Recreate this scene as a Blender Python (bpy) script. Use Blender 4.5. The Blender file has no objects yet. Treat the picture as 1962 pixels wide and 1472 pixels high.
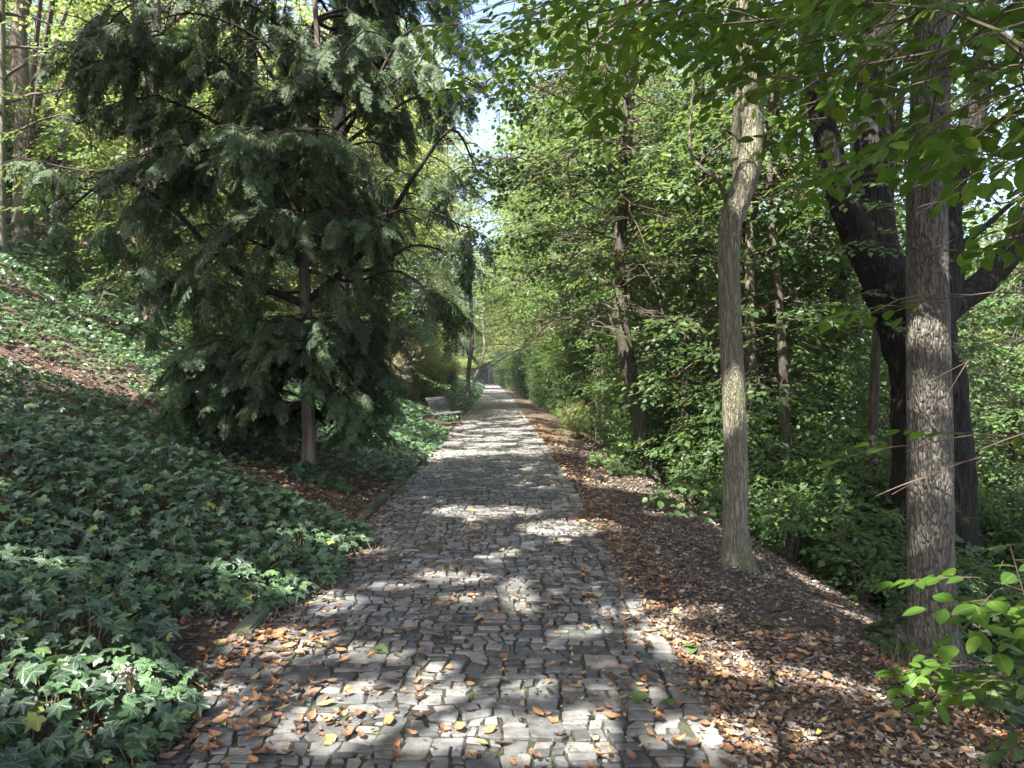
import bpy, math
import numpy as np
from mathutils import Vector, Matrix
rng = np.random.default_rng(11)
R = math.radians
EXPO = 2.65
HAZE = 0.0006
scene = bpy.context.scene
COL = scene.collection

# ------------------------------------------------------------------ camera frame of reference
F, CX, VH, H = 1360.0, 981.0, 722.0, 1.6
def P(u, v, Y):
    return np.array([(u - CX) / F * Y, Y, H + (VH - v) / F * Y])

SUN = np.array([-0.36, -0.50, 0.79]); SUN /= np.linalg.norm(SUN)
def gproj(p):
    p = np.asarray(p, float)
    k = p[..., 2] / SUN[2]
    return p[..., 0] - SUN[0] * k, p[..., 1] - SUN[1] * k

# ------------------------------------------------------------------ noise and terrain
def vnoise(x, y, seed=0):
    x = np.asarray(x, float); y = np.asarray(y, float)
    xi = np.floor(x).astype(np.int64); yi = np.floor(y).astype(np.int64)
    fx = x - xi; fy = y - yi
    fx = fx * fx * (3 - 2 * fx); fy = fy * fy * (3 - 2 * fy)
    def h(a, b):
        n = (a * 374761393 + b * 668265263 + seed * 1442695041) & 0xffffffff
        n = ((n ^ (n >> 13)) * 1274126177) & 0xffffffff
        n = (n ^ (n >> 16)) & 0xffff
        return n / 65535.0
    return (h(xi, yi) * (1 - fx) + h(xi + 1, yi) * fx) * (1 - fy) + (h(xi, yi + 1) * (1 - fx) + h(xi + 1, yi + 1) * fx) * fy
def fbm(x, y, seed=0, o=3):
    s = 0; a = .5; t = 0
    for k in range(o):
        s = s + a * vnoise(x * 2 ** k, y * 2 ** k, seed + k); t += a; a *= .5
    return s / t

CY = np.array([-30, 0, 5, 10, 16, 37, 54, 78, 120, 200]); CXS = np.array([-.28, -.28, -.31, -.37, -.43, -.9, -1.25, -2.0, -3.4, -6.2])
def pc(y): return np.interp(y, CY, CXS)
HW = 1.27
def zg(x, y):
    x = np.asarray(x, float); y = np.asarray(y, float)
    s = x - pc(y)
    d = -s - HW - .12
    e = s - HW
    dd = np.clip(d, 0, None)
    zl = .07 * np.clip(dd / .3, 0, 1) + .31 * np.clip(dd - .3, 0, 4) + .57 * np.clip(dd - 4.3, 0, 22) + .1 * np.clip(dd - 26.3, 0, None)
    nl = (fbm(x * .5, y * .5, 3) - .5) * .5 * np.clip(dd * .5, 0, 1)
    ee = np.clip(e, 0, None)
    zr = -.10 * np.clip(ee, 0, 1.3) - .48 * np.clip(ee - 1.3, 0, 12) - .12 * np.clip(ee - 13.3, 0, 40)
    nr = (fbm(x * 1.1, y * 1.1, 5) - .5) * .18 * np.clip(ee * 1.2, 0, 1)
    z = np.where(d > 0, zl + nl, np.where(e > 0, zr + nr, 0))
    return z
def hit(u, v, zoff=0.0):
    Y = 2.0
    while Y < 260:
        p = P(u, v, Y)
        if p[2] <= zg(p[0], p[1]) + zoff: return p
        Y *= 1.004
    return P(u, v, 260)

# ------------------------------------------------------------------ mesh builder
class Geo:
    def __init__(s): s.V = []; s.F = []; s.n = 0
    def add(s, V, F, mat=0, uv=None):
        V = np.asarray(V, np.float32); F = np.asarray(F, np.int64)
        if len(F) == 0: return
        s.V.append(V); s.F.append((F + s.n, mat, uv)); s.n += len(V)
    def build(s, name, mats, parent=None, smooth=False, loc=None):
        me = bpy.data.meshes.new(name)
        if s.V:
            V = np.concatenate(s.V)
            if loc is not None: V = V - np.asarray(loc, np.float32)
            me.vertices.add(len(V)); me.vertices.foreach_set('co', V.ravel())
            nl = sum(f.size for f, _, _ in s.F); npoly = sum(len(f) for f, _, _ in s.F)
            li = np.concatenate([f.ravel() for f, _, _ in s.F]).astype(np.int32)
            cnt = np.concatenate([np.full(len(f), f.shape[1], np.int32) for f, _, _ in s.F])
            st = np.concatenate([[0], np.cumsum(cnt)[:-1]]).astype(np.int32)
            mi = np.concatenate([np.full(len(f), m, np.int32) for f, m, _ in s.F])
            me.loops.add(nl); me.loops.foreach_set('vertex_index', li)
            me.polygons.add(npoly); me.polygons.foreach_set('loop_start', st)
            me.polygons.foreach_set('material_index', mi)
            me.polygons.foreach_set('use_smooth', np.full(npoly, smooth, bool))
            if any(u is not None for _, _, u in s.F):
                uvl = me.uv_layers.new(name='UVMap')
                arr = np.concatenate([(u if u is not None else np.zeros((f.size, 2))).reshape(-1, 2) for f, _, u in s.F])
                uvl.data.foreach_set('uv', arr.astype(np.float32).ravel())
            me.update(calc_edges=True)
        for m in mats: me.materials.append(m)
        o = bpy.data.objects.new(name, me); COL.objects.link(o)
        if parent is not None: o.parent = parent
        if loc is not None and parent is None: o.location = loc
        return o

def tag(o, label=None, cat=None, group=None, kind=None):
    if label: o['label'] = label
    if cat: o['category'] = cat
    if group: o['group'] = group
    if kind: o['kind'] = kind
    return o
def empty(name, loc):
    o = bpy.data.objects.new(name, None); COL.objects.link(o); o.location = [float(c) for c in loc]
    o.empty_display_size = .2
    return o
def rooted(name, loc, label, cat, group=None):
    return tag(empty(name, loc), label, cat, group)
def copy_tree(o, parent=None):
    c = o.copy(); COL.objects.link(c)
    if parent is not None: c.parent = parent
    for ch in o.children: copy_tree(ch, c)
    return c

def scatter(tV, tF, Rm, T, S):
    """tV (n,3) tF (m,k); Rm (M,3,3) columns are axes; T (M,3); S (M,)"""
    M = len(T)
    V = np.einsum('mij,nj->mni', Rm, tV) * np.asarray(S)[:, None, None] + np.asarray(T)[:, None, :]
    Fo = tF[None] + (np.arange(M) * len(tV))[:, None, None]
    return V.reshape(-1, 3), Fo.reshape(-1, tF.shape[1])
def norm(a): return a / (np.linalg.norm(a, axis=-1, keepdims=True) + 1e-9)
def frames(d, up=None, tilt=0.0):
    d = norm(np.asarray(d, float)); M = len(d)
    up = np.tile([0, 0, 1.0], (M, 1)) if up is None else np.asarray(up, float)
    up = up + rng.normal(0, 1, (M, 3)) * tilt
    s = norm(np.cross(up, d)); n = np.cross(d, s)
    return np.stack([d, s, n], axis=2)

def tube(pts, rad, seg=8, amp=0.0, freq=6, cap=True, ridge=0):
    pts = np.asarray(pts, float); rad = np.asarray(rad, float); n = len(pts)
    t = norm(np.gradient(pts, axis=0))
    ref = np.array([0.0, 1, 0]) if abs(t[:, 2]).mean() > .6 else np.array([0, 0, 1.0])
    a = norm(np.cross(t, ref)); b = np.cross(t, a)
    th = np.linspace(0, 2 * np.pi, seg, endpoint=False)
    rr = np.tile(rad[:, None], (1, seg))
    if amp > 0:
        L = np.concatenate([[0], np.cumsum(np.linalg.norm(np.diff(pts, axis=0), axis=1))])
        ph = rng.uniform(0, 6, 8)
        f = (np.sin(2 * th[None] + ph[0] + L[:, None] * .9) + .6 * np.sin(3 * th[None] + ph[1] - L[:, None] * 1.7) + .5 * np.sin(5 * th[None] + ph[2] + L[:, None] * 3.1)
             + .35 * np.sin(L[:, None] * 7 + ph[3] + th[None] * 1))
        rr = rr * (1 + amp * f / 2)
        if ridge: rr = rr * (1 + ridge * (vnoise(th[None] * seg / 7 + 0 * L[:, None], L[:, None] * 9 + th[None] * 2, 9) - .5))
    V = pts[:, None] + rr[..., None] * (np.cos(th)[None, :, None] * a[:, None] + np.sin(th)[None, :, None] * b[:, None])
    i = np.arange(n - 1)[:, None] * seg; j = np.arange(seg)[None]; j2 = (j + 1) % seg
    Fq = np.stack([i + j, i + j2, i + seg + j2, i + seg + j], -1).reshape(-1, 4)
    return V.reshape(-1, 3), Fq
def smooth_poly(ctrl, rad, n=40):
    ctrl = np.asarray(ctrl, float); k = len(ctrl)
    s = np.concatenate([[0], np.cumsum(np.linalg.norm(np.diff(ctrl, axis=0), axis=1))]); q = np.linspace(0, s[-1], n)
    m = np.gradient(ctrl, s, axis=0)
    out = np.zeros((n, 3))
    idx = np.clip(np.searchsorted(s, q, side='right') - 1, 0, k - 2)
    h = (s[idx + 1] - s[idx]); t = ((q - s[idx]) / h)[:, None]; h = h[:, None]
    out = (2*t**3-3*t**2+1)*ctrl[idx] + (t**3-2*t**2+t)*h*m[idx] + (-2*t**3+3*t**2)*ctrl[idx+1] + (t**3-t**2)*h*m[idx+1]
    return out, np.interp(q, s, rad)

# ------------------------------------------------------------------ materials
def newmat(name):
    m = bpy.data.materials.new(name); m.use_nodes = True
    nt = m.node_tree; nt.nodes.clear()
    out = nt.nodes.new('ShaderNodeOutputMaterial')
    return m, nt, out
def N(nt, t, **kw):
    n = nt.nodes.new(t)
    for k, v in kw.items():
        if k.startswith('i_'): n.inputs[int(k[2:]) if k[2:].isdigit() else k[2:].replace('_', ' ')].default_value = v
        else: setattr(n, k, v)
    return n
def ramp(nt, fac, stops):
    r = nt.nodes.new('ShaderNodeValToRGB'); e = r.color_ramp.elements
    while len(e) < len(stops): e.new(.5)
    for el, (p, c) in zip(e, stops): el.position = p; el.color = (*c, 1)
    nt.links.new(fac, r.inputs[0]); return r.outputs[0]
def leaf_mat(name, stops, trans=(.38, .52, .10), tfac=.40, rough=.45, spec=.35, objvar=.25, veins=False, tgain=1.0, ribs=False):
    m, nt, out = newmat(name); L = nt.links.new
    geo = N(nt, 'ShaderNodeNewGeometry'); oi = N(nt, 'ShaderNodeObjectInfo')
    c = ramp(nt, geo.outputs['Random Per Island'], stops)
    hsv = N(nt, 'ShaderNodeHueSaturation')
    mr = N(nt, 'ShaderNodeMapRange', i_3=1 - objvar, i_4=1 + objvar); L(oi.outputs['Random'], mr.inputs[0]); L(mr.outputs[0], hsv.inputs['Value'])
    L(c, hsv.inputs['Color']); c = hsv.outputs[0]
    if veins:
        uv = N(nt, 'ShaderNodeUVMap'); sp = N(nt, 'ShaderNodeSeparateXYZ'); L(uv.outputs[0], sp.inputs[0])
        at = N(nt, 'ShaderNodeMath', operation='ARCTAN2'); L(sp.outputs[1], at.inputs[0]); L(sp.outputs[0], at.inputs[1])
        pp = N(nt, 'ShaderNodeMath', operation='PINGPONG', i_1=.42); L(at.outputs[0], pp.inputs[0])
        ln = N(nt, 'ShaderNodeVectorMath', operation='LENGTH'); L(uv.outputs[0], ln.inputs[0])
        mu = N(nt, 'ShaderNodeMath', operation='MULTIPLY'); L(pp.outputs[0], mu.inputs[0]); L(ln.outputs['Value'], mu.inputs[1])
        lt = N(nt, 'ShaderNodeMapRange', i_1=.008, i_2=.03, i_3=1.0, i_4=0.0); L(mu.outputs[0], lt.inputs[0])
        mx = N(nt, 'ShaderNodeMix', data_type='RGBA'); mf = N(nt, 'ShaderNodeMath', operation='MULTIPLY', i_1=.55)
        L(lt.outputs[0], mf.inputs[0]); L(mf.outputs[0], mx.inputs[0]); L(c, mx.inputs[6]); mx.inputs[7].default_value = (.22, .32, .16, 1)
        c = mx.outputs[2]
    if ribs:
        uv = N(nt, 'ShaderNodeUVMap'); sp = N(nt, 'ShaderNodeSeparateXYZ'); L(uv.outputs[0], sp.inputs[0])
        ay = N(nt, 'ShaderNodeMath', operation='ABSOLUTE'); L(sp.outputs[1], ay.inputs[0])
        q1 = N(nt, 'ShaderNodeMath', operation='MULTIPLY_ADD', i_1=-.85); L(ay.outputs[0], q1.inputs[0]); L(sp.outputs[0], q1.inputs[2])
        q2 = N(nt, 'ShaderNodeMath', operation='PINGPONG', i_1=.0045); L(q1.outputs[0], q2.inputs[0])
        q3 = N(nt, 'ShaderNodeMapRange', i_1=.0, i_2=.0016, i_3=.55, i_4=0.0); L(q2.outputs[0], q3.inputs[0])
        q4 = N(nt, 'ShaderNodeMapRange', i_1=.0006, i_2=.0018, i_3=.8, i_4=0.0); L(ay.outputs[0], q4.inputs[0])
        q5 = N(nt, 'ShaderNodeMath', operation='MAXIMUM'); L(q3.outputs[0], q5.inputs[0]); L(q4.outputs[0], q5.inputs[1])
        mx = N(nt, 'ShaderNodeMix', data_type='RGBA'); L(q5.outputs[0], mx.inputs[0]); L(c, mx.inputs[6]); mx.inputs[7].default_value = (.17, .24, .06, 1); c = mx.outputs[2]
        tc = N(nt, 'ShaderNodeTexCoord'); nz = N(nt, 'ShaderNodeTexNoise', i_Scale=45.0, i_Detail=3.0); L(tc.outputs['Object'], nz.inputs['Vector'])
        q6 = N(nt, 'ShaderNodeMapRange', i_1=.66, i_2=.70, i_3=0.0, i_4=.7); L(nz.outputs[0], q6.inputs[0])
        mx = N(nt, 'ShaderNodeMix', data_type='RGBA'); L(q6.outputs[0], mx.inputs[0]); L(c, mx.inputs[6]); mx.inputs[7].default_value = (.16, .10, .03, 1); c = mx.outputs[2]
    pb = N(nt, 'ShaderNodeBsdfPrincipled'); pb.inputs['Roughness'].default_value = rough; pb.inputs['Specular IOR Level'].default_value = spec
    L(c, pb.inputs['Base Color'])
    if tfac > 0:
        tr = N(nt, 'ShaderNodeBsdfTranslucent'); tm = N(nt, 'ShaderNodeMix', data_type='RGBA', i_0=.35)
        L(c, tm.inputs[6]); tm.inputs[7].default_value = (*[min(1, q * tgain) for q in trans], 1)
        L(tm.outputs[2], tr.inputs[0])
        mix = N(nt, 'ShaderNodeMixShader', i_0=tfac); L(pb.outputs[0], mix.inputs[1]); L(tr.outputs[0], mix.inputs[2]); L(mix.outputs[0], out.inputs[0])
    else: L(pb.outputs[0], out.inputs[0])
    return m
def bark_mat(name, c1, c2, moss=(.06, .08, .03), mossf=.3, scale=34, zs=.22, bump=.9, dist=.02, fiss=.7):
    m, nt, out = newmat(name); L = nt.links.new
    tc = N(nt, 'ShaderNodeTexCoord'); mp = N(nt, 'ShaderNodeMapping'); mp.inputs['Scale'].default_value = (1, 1, zs); L(tc.outputs['Object'], mp.inputs[0])
    nz = N(nt, 'ShaderNodeTexNoise', i_Scale=scale * .35, i_Detail=6.0); L(mp.outputs[0], nz.inputs['Vector'])
    mxv = N(nt, 'ShaderNodeMix', data_type='RGBA', i_0=.035); L(mp.outputs[0], mxv.inputs[6]); L(nz.outputs['Color'], mxv.inputs[7])
    vo = N(nt, 'ShaderNodeTexVoronoi', feature='DISTANCE_TO_EDGE', i_Scale=scale); L(mxv.outputs[2], vo.inputs['Vector'])
    mr = N(nt, 'ShaderNodeMapRange', i_1=0.0, i_2=.28); L(vo.outputs['Distance'], mr.inputs[0])
    n2 = N(nt, 'ShaderNodeTexNoise', i_Scale=90.0, i_Detail=5.0); L(mp.outputs[0], n2.inputs['Vector'])
    mp2 = N(nt, 'ShaderNodeMapping'); mp2.inputs['Scale'].default_value = (1, 1, zs * .42); L(tc.outputs['Object'], mp2.inputs[0])
    n4 = N(nt, 'ShaderNodeTexNoise', i_Scale=scale * .55, i_Detail=3.0, i_Roughness=.55, i_Distortion=.5); L(mp2.outputs[0], n4.inputs['Vector'])
    r1 = N(nt, 'ShaderNodeMath', operation='SUBTRACT', i_1=.5); L(n4.outputs[0], r1.inputs[0]); r2 = N(nt, 'ShaderNodeMath', operation='ABSOLUTE'); L(r1.outputs[0], r2.inputs[0])
    r3 = N(nt, 'ShaderNodeMapRange', i_1=.0, i_2=.11); L(r2.outputs[0], r3.inputs[0])
    r4 = N(nt, 'ShaderNodeMath', operation='MULTIPLY', i_1=fiss); L(r3.outputs[0], r4.inputs[0]); r5 = N(nt, 'ShaderNodeMath', operation='MULTIPLY_ADD', i_1=1 - fiss); L(mr.outputs[0], r5.inputs[0]); L(r4.outputs[0], r5.inputs[2])
    hh = N(nt, 'ShaderNodeMath', operation='MULTIPLY_ADD', i_1=.45); L(n2.outputs[0], hh.inputs[0]); L(r5.outputs[0], hh.inputs[2])
    col = ramp(nt, hh.outputs[0], [(.1, c1), (.9, c2), (1, tuple(q * 1.15 for q in c2))])
    n3 = N(nt, 'ShaderNodeTexNoise', i_Scale=2.3, i_Detail=5.0); L(tc.outputs['Object'], n3.inputs['Vector'])
    m3 = N(nt, 'ShaderNodeMapRange', i_1=.40, i_2=.66, i_3=0.0, i_4=mossf); L(n3.outputs[0], m3.inputs[0])
    mx = N(nt, 'ShaderNodeMix', data_type='RGBA'); L(m3.outputs[0], mx.inputs[0]); L(col, mx.inputs[6]); mx.inputs[7].default_value = (*moss, 1)
    pb = N(nt, 'ShaderNodeBsdfPrincipled'); pb.inputs['Roughness'].default_value = .9; pb.inputs['Specular IOR Level'].default_value = .15
    bp = N(nt, 'ShaderNodeBump', i_Strength=bump, i_Distance=dist); L(hh.outputs[0], bp.inputs['Height'])
    L(mx.outputs[2], pb.inputs['Base Color']); L(bp.outputs[0], pb.inputs['Normal']); L(pb.outputs[0], out.inputs[0])
    return m
def plain_mat(name, c1, c2, scale=8, rough=.8, spec=.2, bump=.3, island=0.0, dist=.01):
    m, nt, out = newmat(name); L = nt.links.new
    tc = N(nt, 'ShaderNodeTexCoord')
    nz = N(nt, 'ShaderNodeTexNoise', i_Scale=scale, i_Detail=8.0, i_Roughness=.65); L(tc.outputs['Object'], nz.inputs['Vector'])
    f = nz.outputs[0]
    if island:
        g = N(nt, 'ShaderNodeNewGeometry'); a = N(nt, 'ShaderNodeMath', operation='SUBTRACT', i_1=.5); L(g.outputs['Random Per Island'], a.inputs[0])
        b = N(nt, 'ShaderNodeMath', operation='MULTIPLY_ADD', i_1=island); L(a.outputs[0], b.inputs[0]); L(f, b.inputs[2]); f = b.outputs[0]
    col = ramp(nt, f, [(.3, c1), (.7, c2)])
    pb = N(nt, 'ShaderNodeBsdfPrincipled'); pb.inputs['Roughness'].default_value = rough; pb.inputs['Specular IOR Level'].default_value = spec
    bp = N(nt, 'ShaderNodeBump', i_Strength=bump, i_Distance=dist); L(nz.outputs[0], bp.inputs['Height'])
    L(col, pb.inputs['Base Color']); L(bp.outputs[0], pb.inputs['Normal']); L(pb.outputs[0], out.inputs[0])
    return m

M_ivy = leaf_mat('ivy_leaf', [(0, (.028, .048, .032)), (.55, (.043, .072, .043)), (.9, (.060, .115, .045)), (.975, (.09, .15, .045)), (1, (.26, .26, .05))], trans=(.20, .34, .08), tfac=.22, rough=.36, spec=.5, veins=True)
M_ivyfar = leaf_mat('ivy_leaf_distant', [(0, (.026, .058, .030)), (.6, (.048, .084, .042)), (.93, (.065, .12, .045)), (1, (.14, .19, .04))], trans=(.22, .36, .08), tfac=.25, rough=.36, spec=.5)
M_yew = leaf_mat('yew_needle', [(0, (.024, .042, .022)), (.6, (.042, .066, .033)), (1, (.09, .125, .055))], trans=(.16, .28, .03), tfac=.22, rough=.55, spec=.22)
M_lime = leaf_mat('lime_leaf', [(0, (.048, .088, .030)), (.6, (.075, .130, .042)), (1, (.13, .19, .055))], tfac=.4)
M_beech = leaf_mat('beech_leaf', [(0, (.035, .095, .012)), (.6, (.055, .13, .016)), (.94, (.09, .18, .02)), (1, (.22, .28, .03))], trans=(.34, .52, .04), tfac=.48, ribs=True)
M_shadeleaf = leaf_mat('shade_toned_leaf', [(0, (.034, .070, .028)), (.6, (.060, .108, .038)), (1, (.11, .16, .05))], tfac=.46)  # darker copy of the woodland leaf, deep thicket shade put into its colour
M_wood = leaf_mat('woodland_leaf', [(0, (.045, .088, .034)), (.6, (.075, .132, .048)), (1, (.13, .19, .06))], tfac=.46)
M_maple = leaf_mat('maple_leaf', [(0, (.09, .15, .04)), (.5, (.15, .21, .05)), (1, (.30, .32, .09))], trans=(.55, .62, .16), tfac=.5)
M_dry = leaf_mat('dry_leaf', [(0, (.06, .042, .032)), (.3, (.12, .078, .052)), (.55, (.21, .12, .07)), (.8, (.36, .18, .08)), (.93, (.40, .27, .15)), (1, (.30, .30, .10))], trans=(.5, .22, .08), tfac=.15, rough=.6, spec=.25, objvar=0)
M_duff = leaf_mat('brown_litter', [(0, (.055, .045, .038)), (.5, (.13, .108, .09)), (.85, (.22, .185, .155)), (1, (.34, .29, .24))], tfac=0, rough=.85, spec=.15, objvar=0)
M_twigshrub = leaf_mat('shrub_buff_leaf', [(0, (.28, .20, .15)), (.5, (.40, .33, .22)), (1, (.30, .34, .14))], trans=(.5, .42, .2), tfac=.35)
M_straw = leaf_mat('straw_blade', [(0, (.16, .20, .05)), (.5, (.34, .28, .12)), (1, (.48, .38, .2))], trans=(.5, .45, .15), tfac=.3)
M_ash = bark_mat('ash_bark', (.11, .10, .075), (.26, .24, .185), moss=(.13, .16, .06), mossf=.45, scale=62, zs=.30, bump=1.0, dist=.025)
M_ash2 = bark_mat('ash_bark_rugged', (.05, .045, .038), (.215, .195, .165), moss=(.10, .11, .07), mossf=.3, scale=46, zs=.34, bump=1.0, dist=.03, fiss=.5)
M_oak = bark_mat('oak_bark', (.007, .006, .006), (.026, .022, .020), mossf=.1, scale=30, zs=.16, bump=1.0, dist=.04)  # tones pushed near black, the oak's shade worked into the colour
M_yewlimb = plain_mat('yew_limb_bark', (.02, .016, .014), (.055, .042, .035), 30, .9, .1, .6)
M_yewbark = bark_mat('yew_bark', (.06, .048, .042), (.155, .122, .106), moss=(.10, .08, .06), mossf=.3, scale=16, zs=.1, bump=.5, dist=.01)
M_bark = bark_mat('woodland_bark', (.05, .042, .034), (.15, .125, .10), mossf=.4, scale=40, zs=.25, bump=.8, dist=.02)
M_darkbark = bark_mat('dark_woodland_bark', (.02, .017, .014), (.085, .07, .058), mossf=.4, scale=40, zs=.25, bump=.8, dist=.02)  # same pattern as the woodland bark, in darker tones
M_twig = plain_mat('twig_bark', (.06, .045, .035), (.12, .09, .07), 20, .85)
M_twiglight = plain_mat('pale_twig_bark', (.28, .21, .16), (.45, .36, .28), 20, .85)

# ------------------------------------------------------------------ crown gaps cut to place sun patches (in ground coordinates along the sun)
blobs = []   # cx, cy, rx, ry, angle
def gap_ground(u, v, rx, ry, a=0):
    p = hit(u, v); gx, gy = gproj(p); blobs.append((gx, gy, rx, ry, a))
def gap_at(p, rx, ry, a=0):
    gx, gy = gproj(p); blobs.append((gx, gy, rx, ry, a))
gap_ground(690, 1385, .34, .20); gap_ground(820, 1345, .28, .12); gap_ground(590, 1400, .16, .16); gap_ground(960, 1400, .22, .12); gap_ground(1130, 1400, .2, .1)
gap_ground(760, 1420, .4, .12); gap_ground(640, 1330, .2, .1); gap_ground(1000, 1320, .14, .07); gap_ground(1060, 1440, .3, .1)
gap_ground(870, 1108, .32, .16); gap_ground(900, 1145, .2, .1); gap_ground(690, 1255, .22, .12); gap_ground(1110, 1210, .2, .09)
gap_ground(1240, 1175, .3, .22); gap_ground(1310, 1230, .3, .2, -.5); gap_ground(1400, 1280, .34, .14, -.5); gap_ground(1520, 1300, .36, .12, -.6); gap_ground(1640, 1325, .3, .1, -.6)
gap_ground(1560, 1120, .35, .14, -.6); gap_ground(1650, 1190, .25, .12); gap_ground(1470, 1080, .22, .14)
gap_ground(1100, 1010, .5, .35); gap_ground(930, 980, .55, .35); gap_ground(1180, 930, .6, .5); gap_ground(870, 940, .4, .3); gap_ground(1030, 930, .4, .3); gap_ground(1290, 990, .35, .2)
gap_ground(540, 1230, .3, .18); gap_ground(1220, 1330, .12, .08); gap_ground(1330, 1400, .18, .08); gap_ground(1500, 1420, .22, .08)
gap_at(hit(230, 1260, .28), .42, .2); gap_at(hit(120, 1310, .28), .2, .1); gap_at(hit(500, 1075, .3), .42, .18); gap_at(hit(590, 1005, .3), .35, .12); gap_at(hit(660, 1000, .3), .22, .1); gap_at(hit(20, 1040, .3), .25, .1)
gap_at(hit(330, 1190, .3), .1, .05); gap_at(hit(700, 1060, .3), .16, .07)
YC = hit(1412, 1086)[1]; YD = hit(1800, 1316)[1]
for u, v in ((1765, 612), (1795, 655), (1765, 735), (1795, 760), (1780, 840), (1765, 905), (1798, 925), (1775, 1000)): gap_at(P(u, v, YD - .12), .105, .075)
for v in (165, 190, 215, 240, 262): gap_at(P(1440, v, YC - .1), .26, .11)
for u, v in ((1440, 325), (1425, 350), (1435, 372), (1415, 392), (1430, 90)): gap_at(P(u, v, YC - .1), .09, .05)
gap_at([-2.9, 22.6, .6], 1.3, 1.3); gap_at([-3.9, 24.8, 1.4], 1.7, 1.8); gap_at([-3.2, 19.5, .8], 1.0, 1.4); gap_at(P(1560, 800, 12), 1.2, .8); gap_at(P(1650, 650, 13), 1.2, .8); gap_at(P(1330, 700, 12), 1.0, .8); gap_at(P(1500, 940, 9.5), .7, .4); gap_at(P(1250, 560, 11), 1.0, .7); gap_at(P(1060, 420, 9.5), 1.5, 1.3); gap_at(P(1180, 360, 9.5), 1.2, 1.0); gap_at(P(960, 500, 10), 1.0, 1.0)
for u, v in ((860, 330), (850, 130), (640, 330), (560, 360), (720, 380), (880, 60)): gap_at(P(u, v, 9.3), .6, .5)
gap_at(P(430, 660, 9.5), .3, .2); gap_at(hit(120, 560), 2.6, 1.8); gap_at(hit(250, 640), 1.6, 1.0); gap_at(hit(40, 500), 2.4, 1.6)
gap_at(P(1910, 230, 3.1), .18, .12); gap_at(P(1500, 60, 3.5), .15, .1)
for u, v in ((1720, 1035), (1830, 1070), (1780, 1150), (1850, 1250), (1900, 1180)): gap_at(P(u, v, 3.4), .2, .13)
B = np.array(blobs); tk = np.hypot(B[:, 2], B[:, 3]) < .145; B[:, 2:4] = np.where(tk[:, None], B[:, 2:4] * 1.0 + .032, B[:, 2:4] * 1.12 + .035)
def lit(gx, gy):
    """True where the canopy leaves the sun through"""
    gx = np.asarray(gx, float); gy = np.asarray(gy, float)
    m = np.zeros(gx.shape, bool)
    wx = (fbm(gx * 4, gy * 4, 21) - .5) * .5; wy = (fbm(gx * 4, gy * 4, 31) - .5) * .5
    for cx, cy, rx, ry, a in B:
        dx = gx - cx + wx * min(1, rx * 1.4); dy = gy - cy + wy * min(1, ry * 1.8)
        c, s = math.cos(a), math.sin(a)
        X = dx * c + dy * s; Y = -dx * s + dy * c
        m |= (X / rx) ** 2 + (Y / ry) ** 2 < 1
    thr = np.interp(gy, [0, 7, 11, 15, 24], [.78, .72, .61, .53, .50])
    thr = thr + .03 * ((gx > 1.8) & (gx < 3.6)) - .30 * np.clip((gx - 7.2) / 1.5, 0, 1) * (gy > 8)
    m |= fbm(gx * 2.1 + 7, gy * 1.6, 41, 4) > thr
    return m

# ------------------------------------------------------------------ foliage templates
def leaf2(L=.09, W=.055, fold=.25):
    """folded diamond leaf, 2 triangles, along +x"""
    V = np.array([[0, 0, 0], [L * .45, W / 2, fold * W * .5], [L, 0, -L * .1], [L * .45, -W / 2, fold * W * .5]])
    return V, np.array([[0, 2, 1], [0, 3, 2]])
def leaf8(L=.1, W=.06, fold=.22, droop=.18):
    xs = np.array([0, .12, .3, .5, .7, .88, 1.0]); ws = np.array([0, .55, .95, 1.0, .8, .38, 0])
    V = []
    for x, w in zip(xs, ws):
        V.append([x * L, 0, -droop * L * x * x])
    for x, w in zip(xs[1:-1], ws[1:-1]): V.append([x * L + .01 * L, w * W / 2, fold * w * W / 2 - droop * L * x * x])
    for x, w in zip(xs[1:-1], ws[1:-1]): V.append([x * L + .01 * L, -w * W / 2, fold * w * W / 2 - droop * L * x * x])
    T = []
    l = [0] + list(range(7, 12)) + [6]; r = [0] + list(range(12, 17)) + [6]; c = list(range(7))
    for i in range(6):
        for side, s in ((l, 1), (r, -1)):
            a, b, e, f = c[i], c[i + 1], side[i + 1], side[i]
            for tri in ((a, b, e), (a, e, f)):
                if len(set(tri)) == 3: T.append(tri if s > 0 else tri[::-1])
    return np.array(V), np.array(T)
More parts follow.
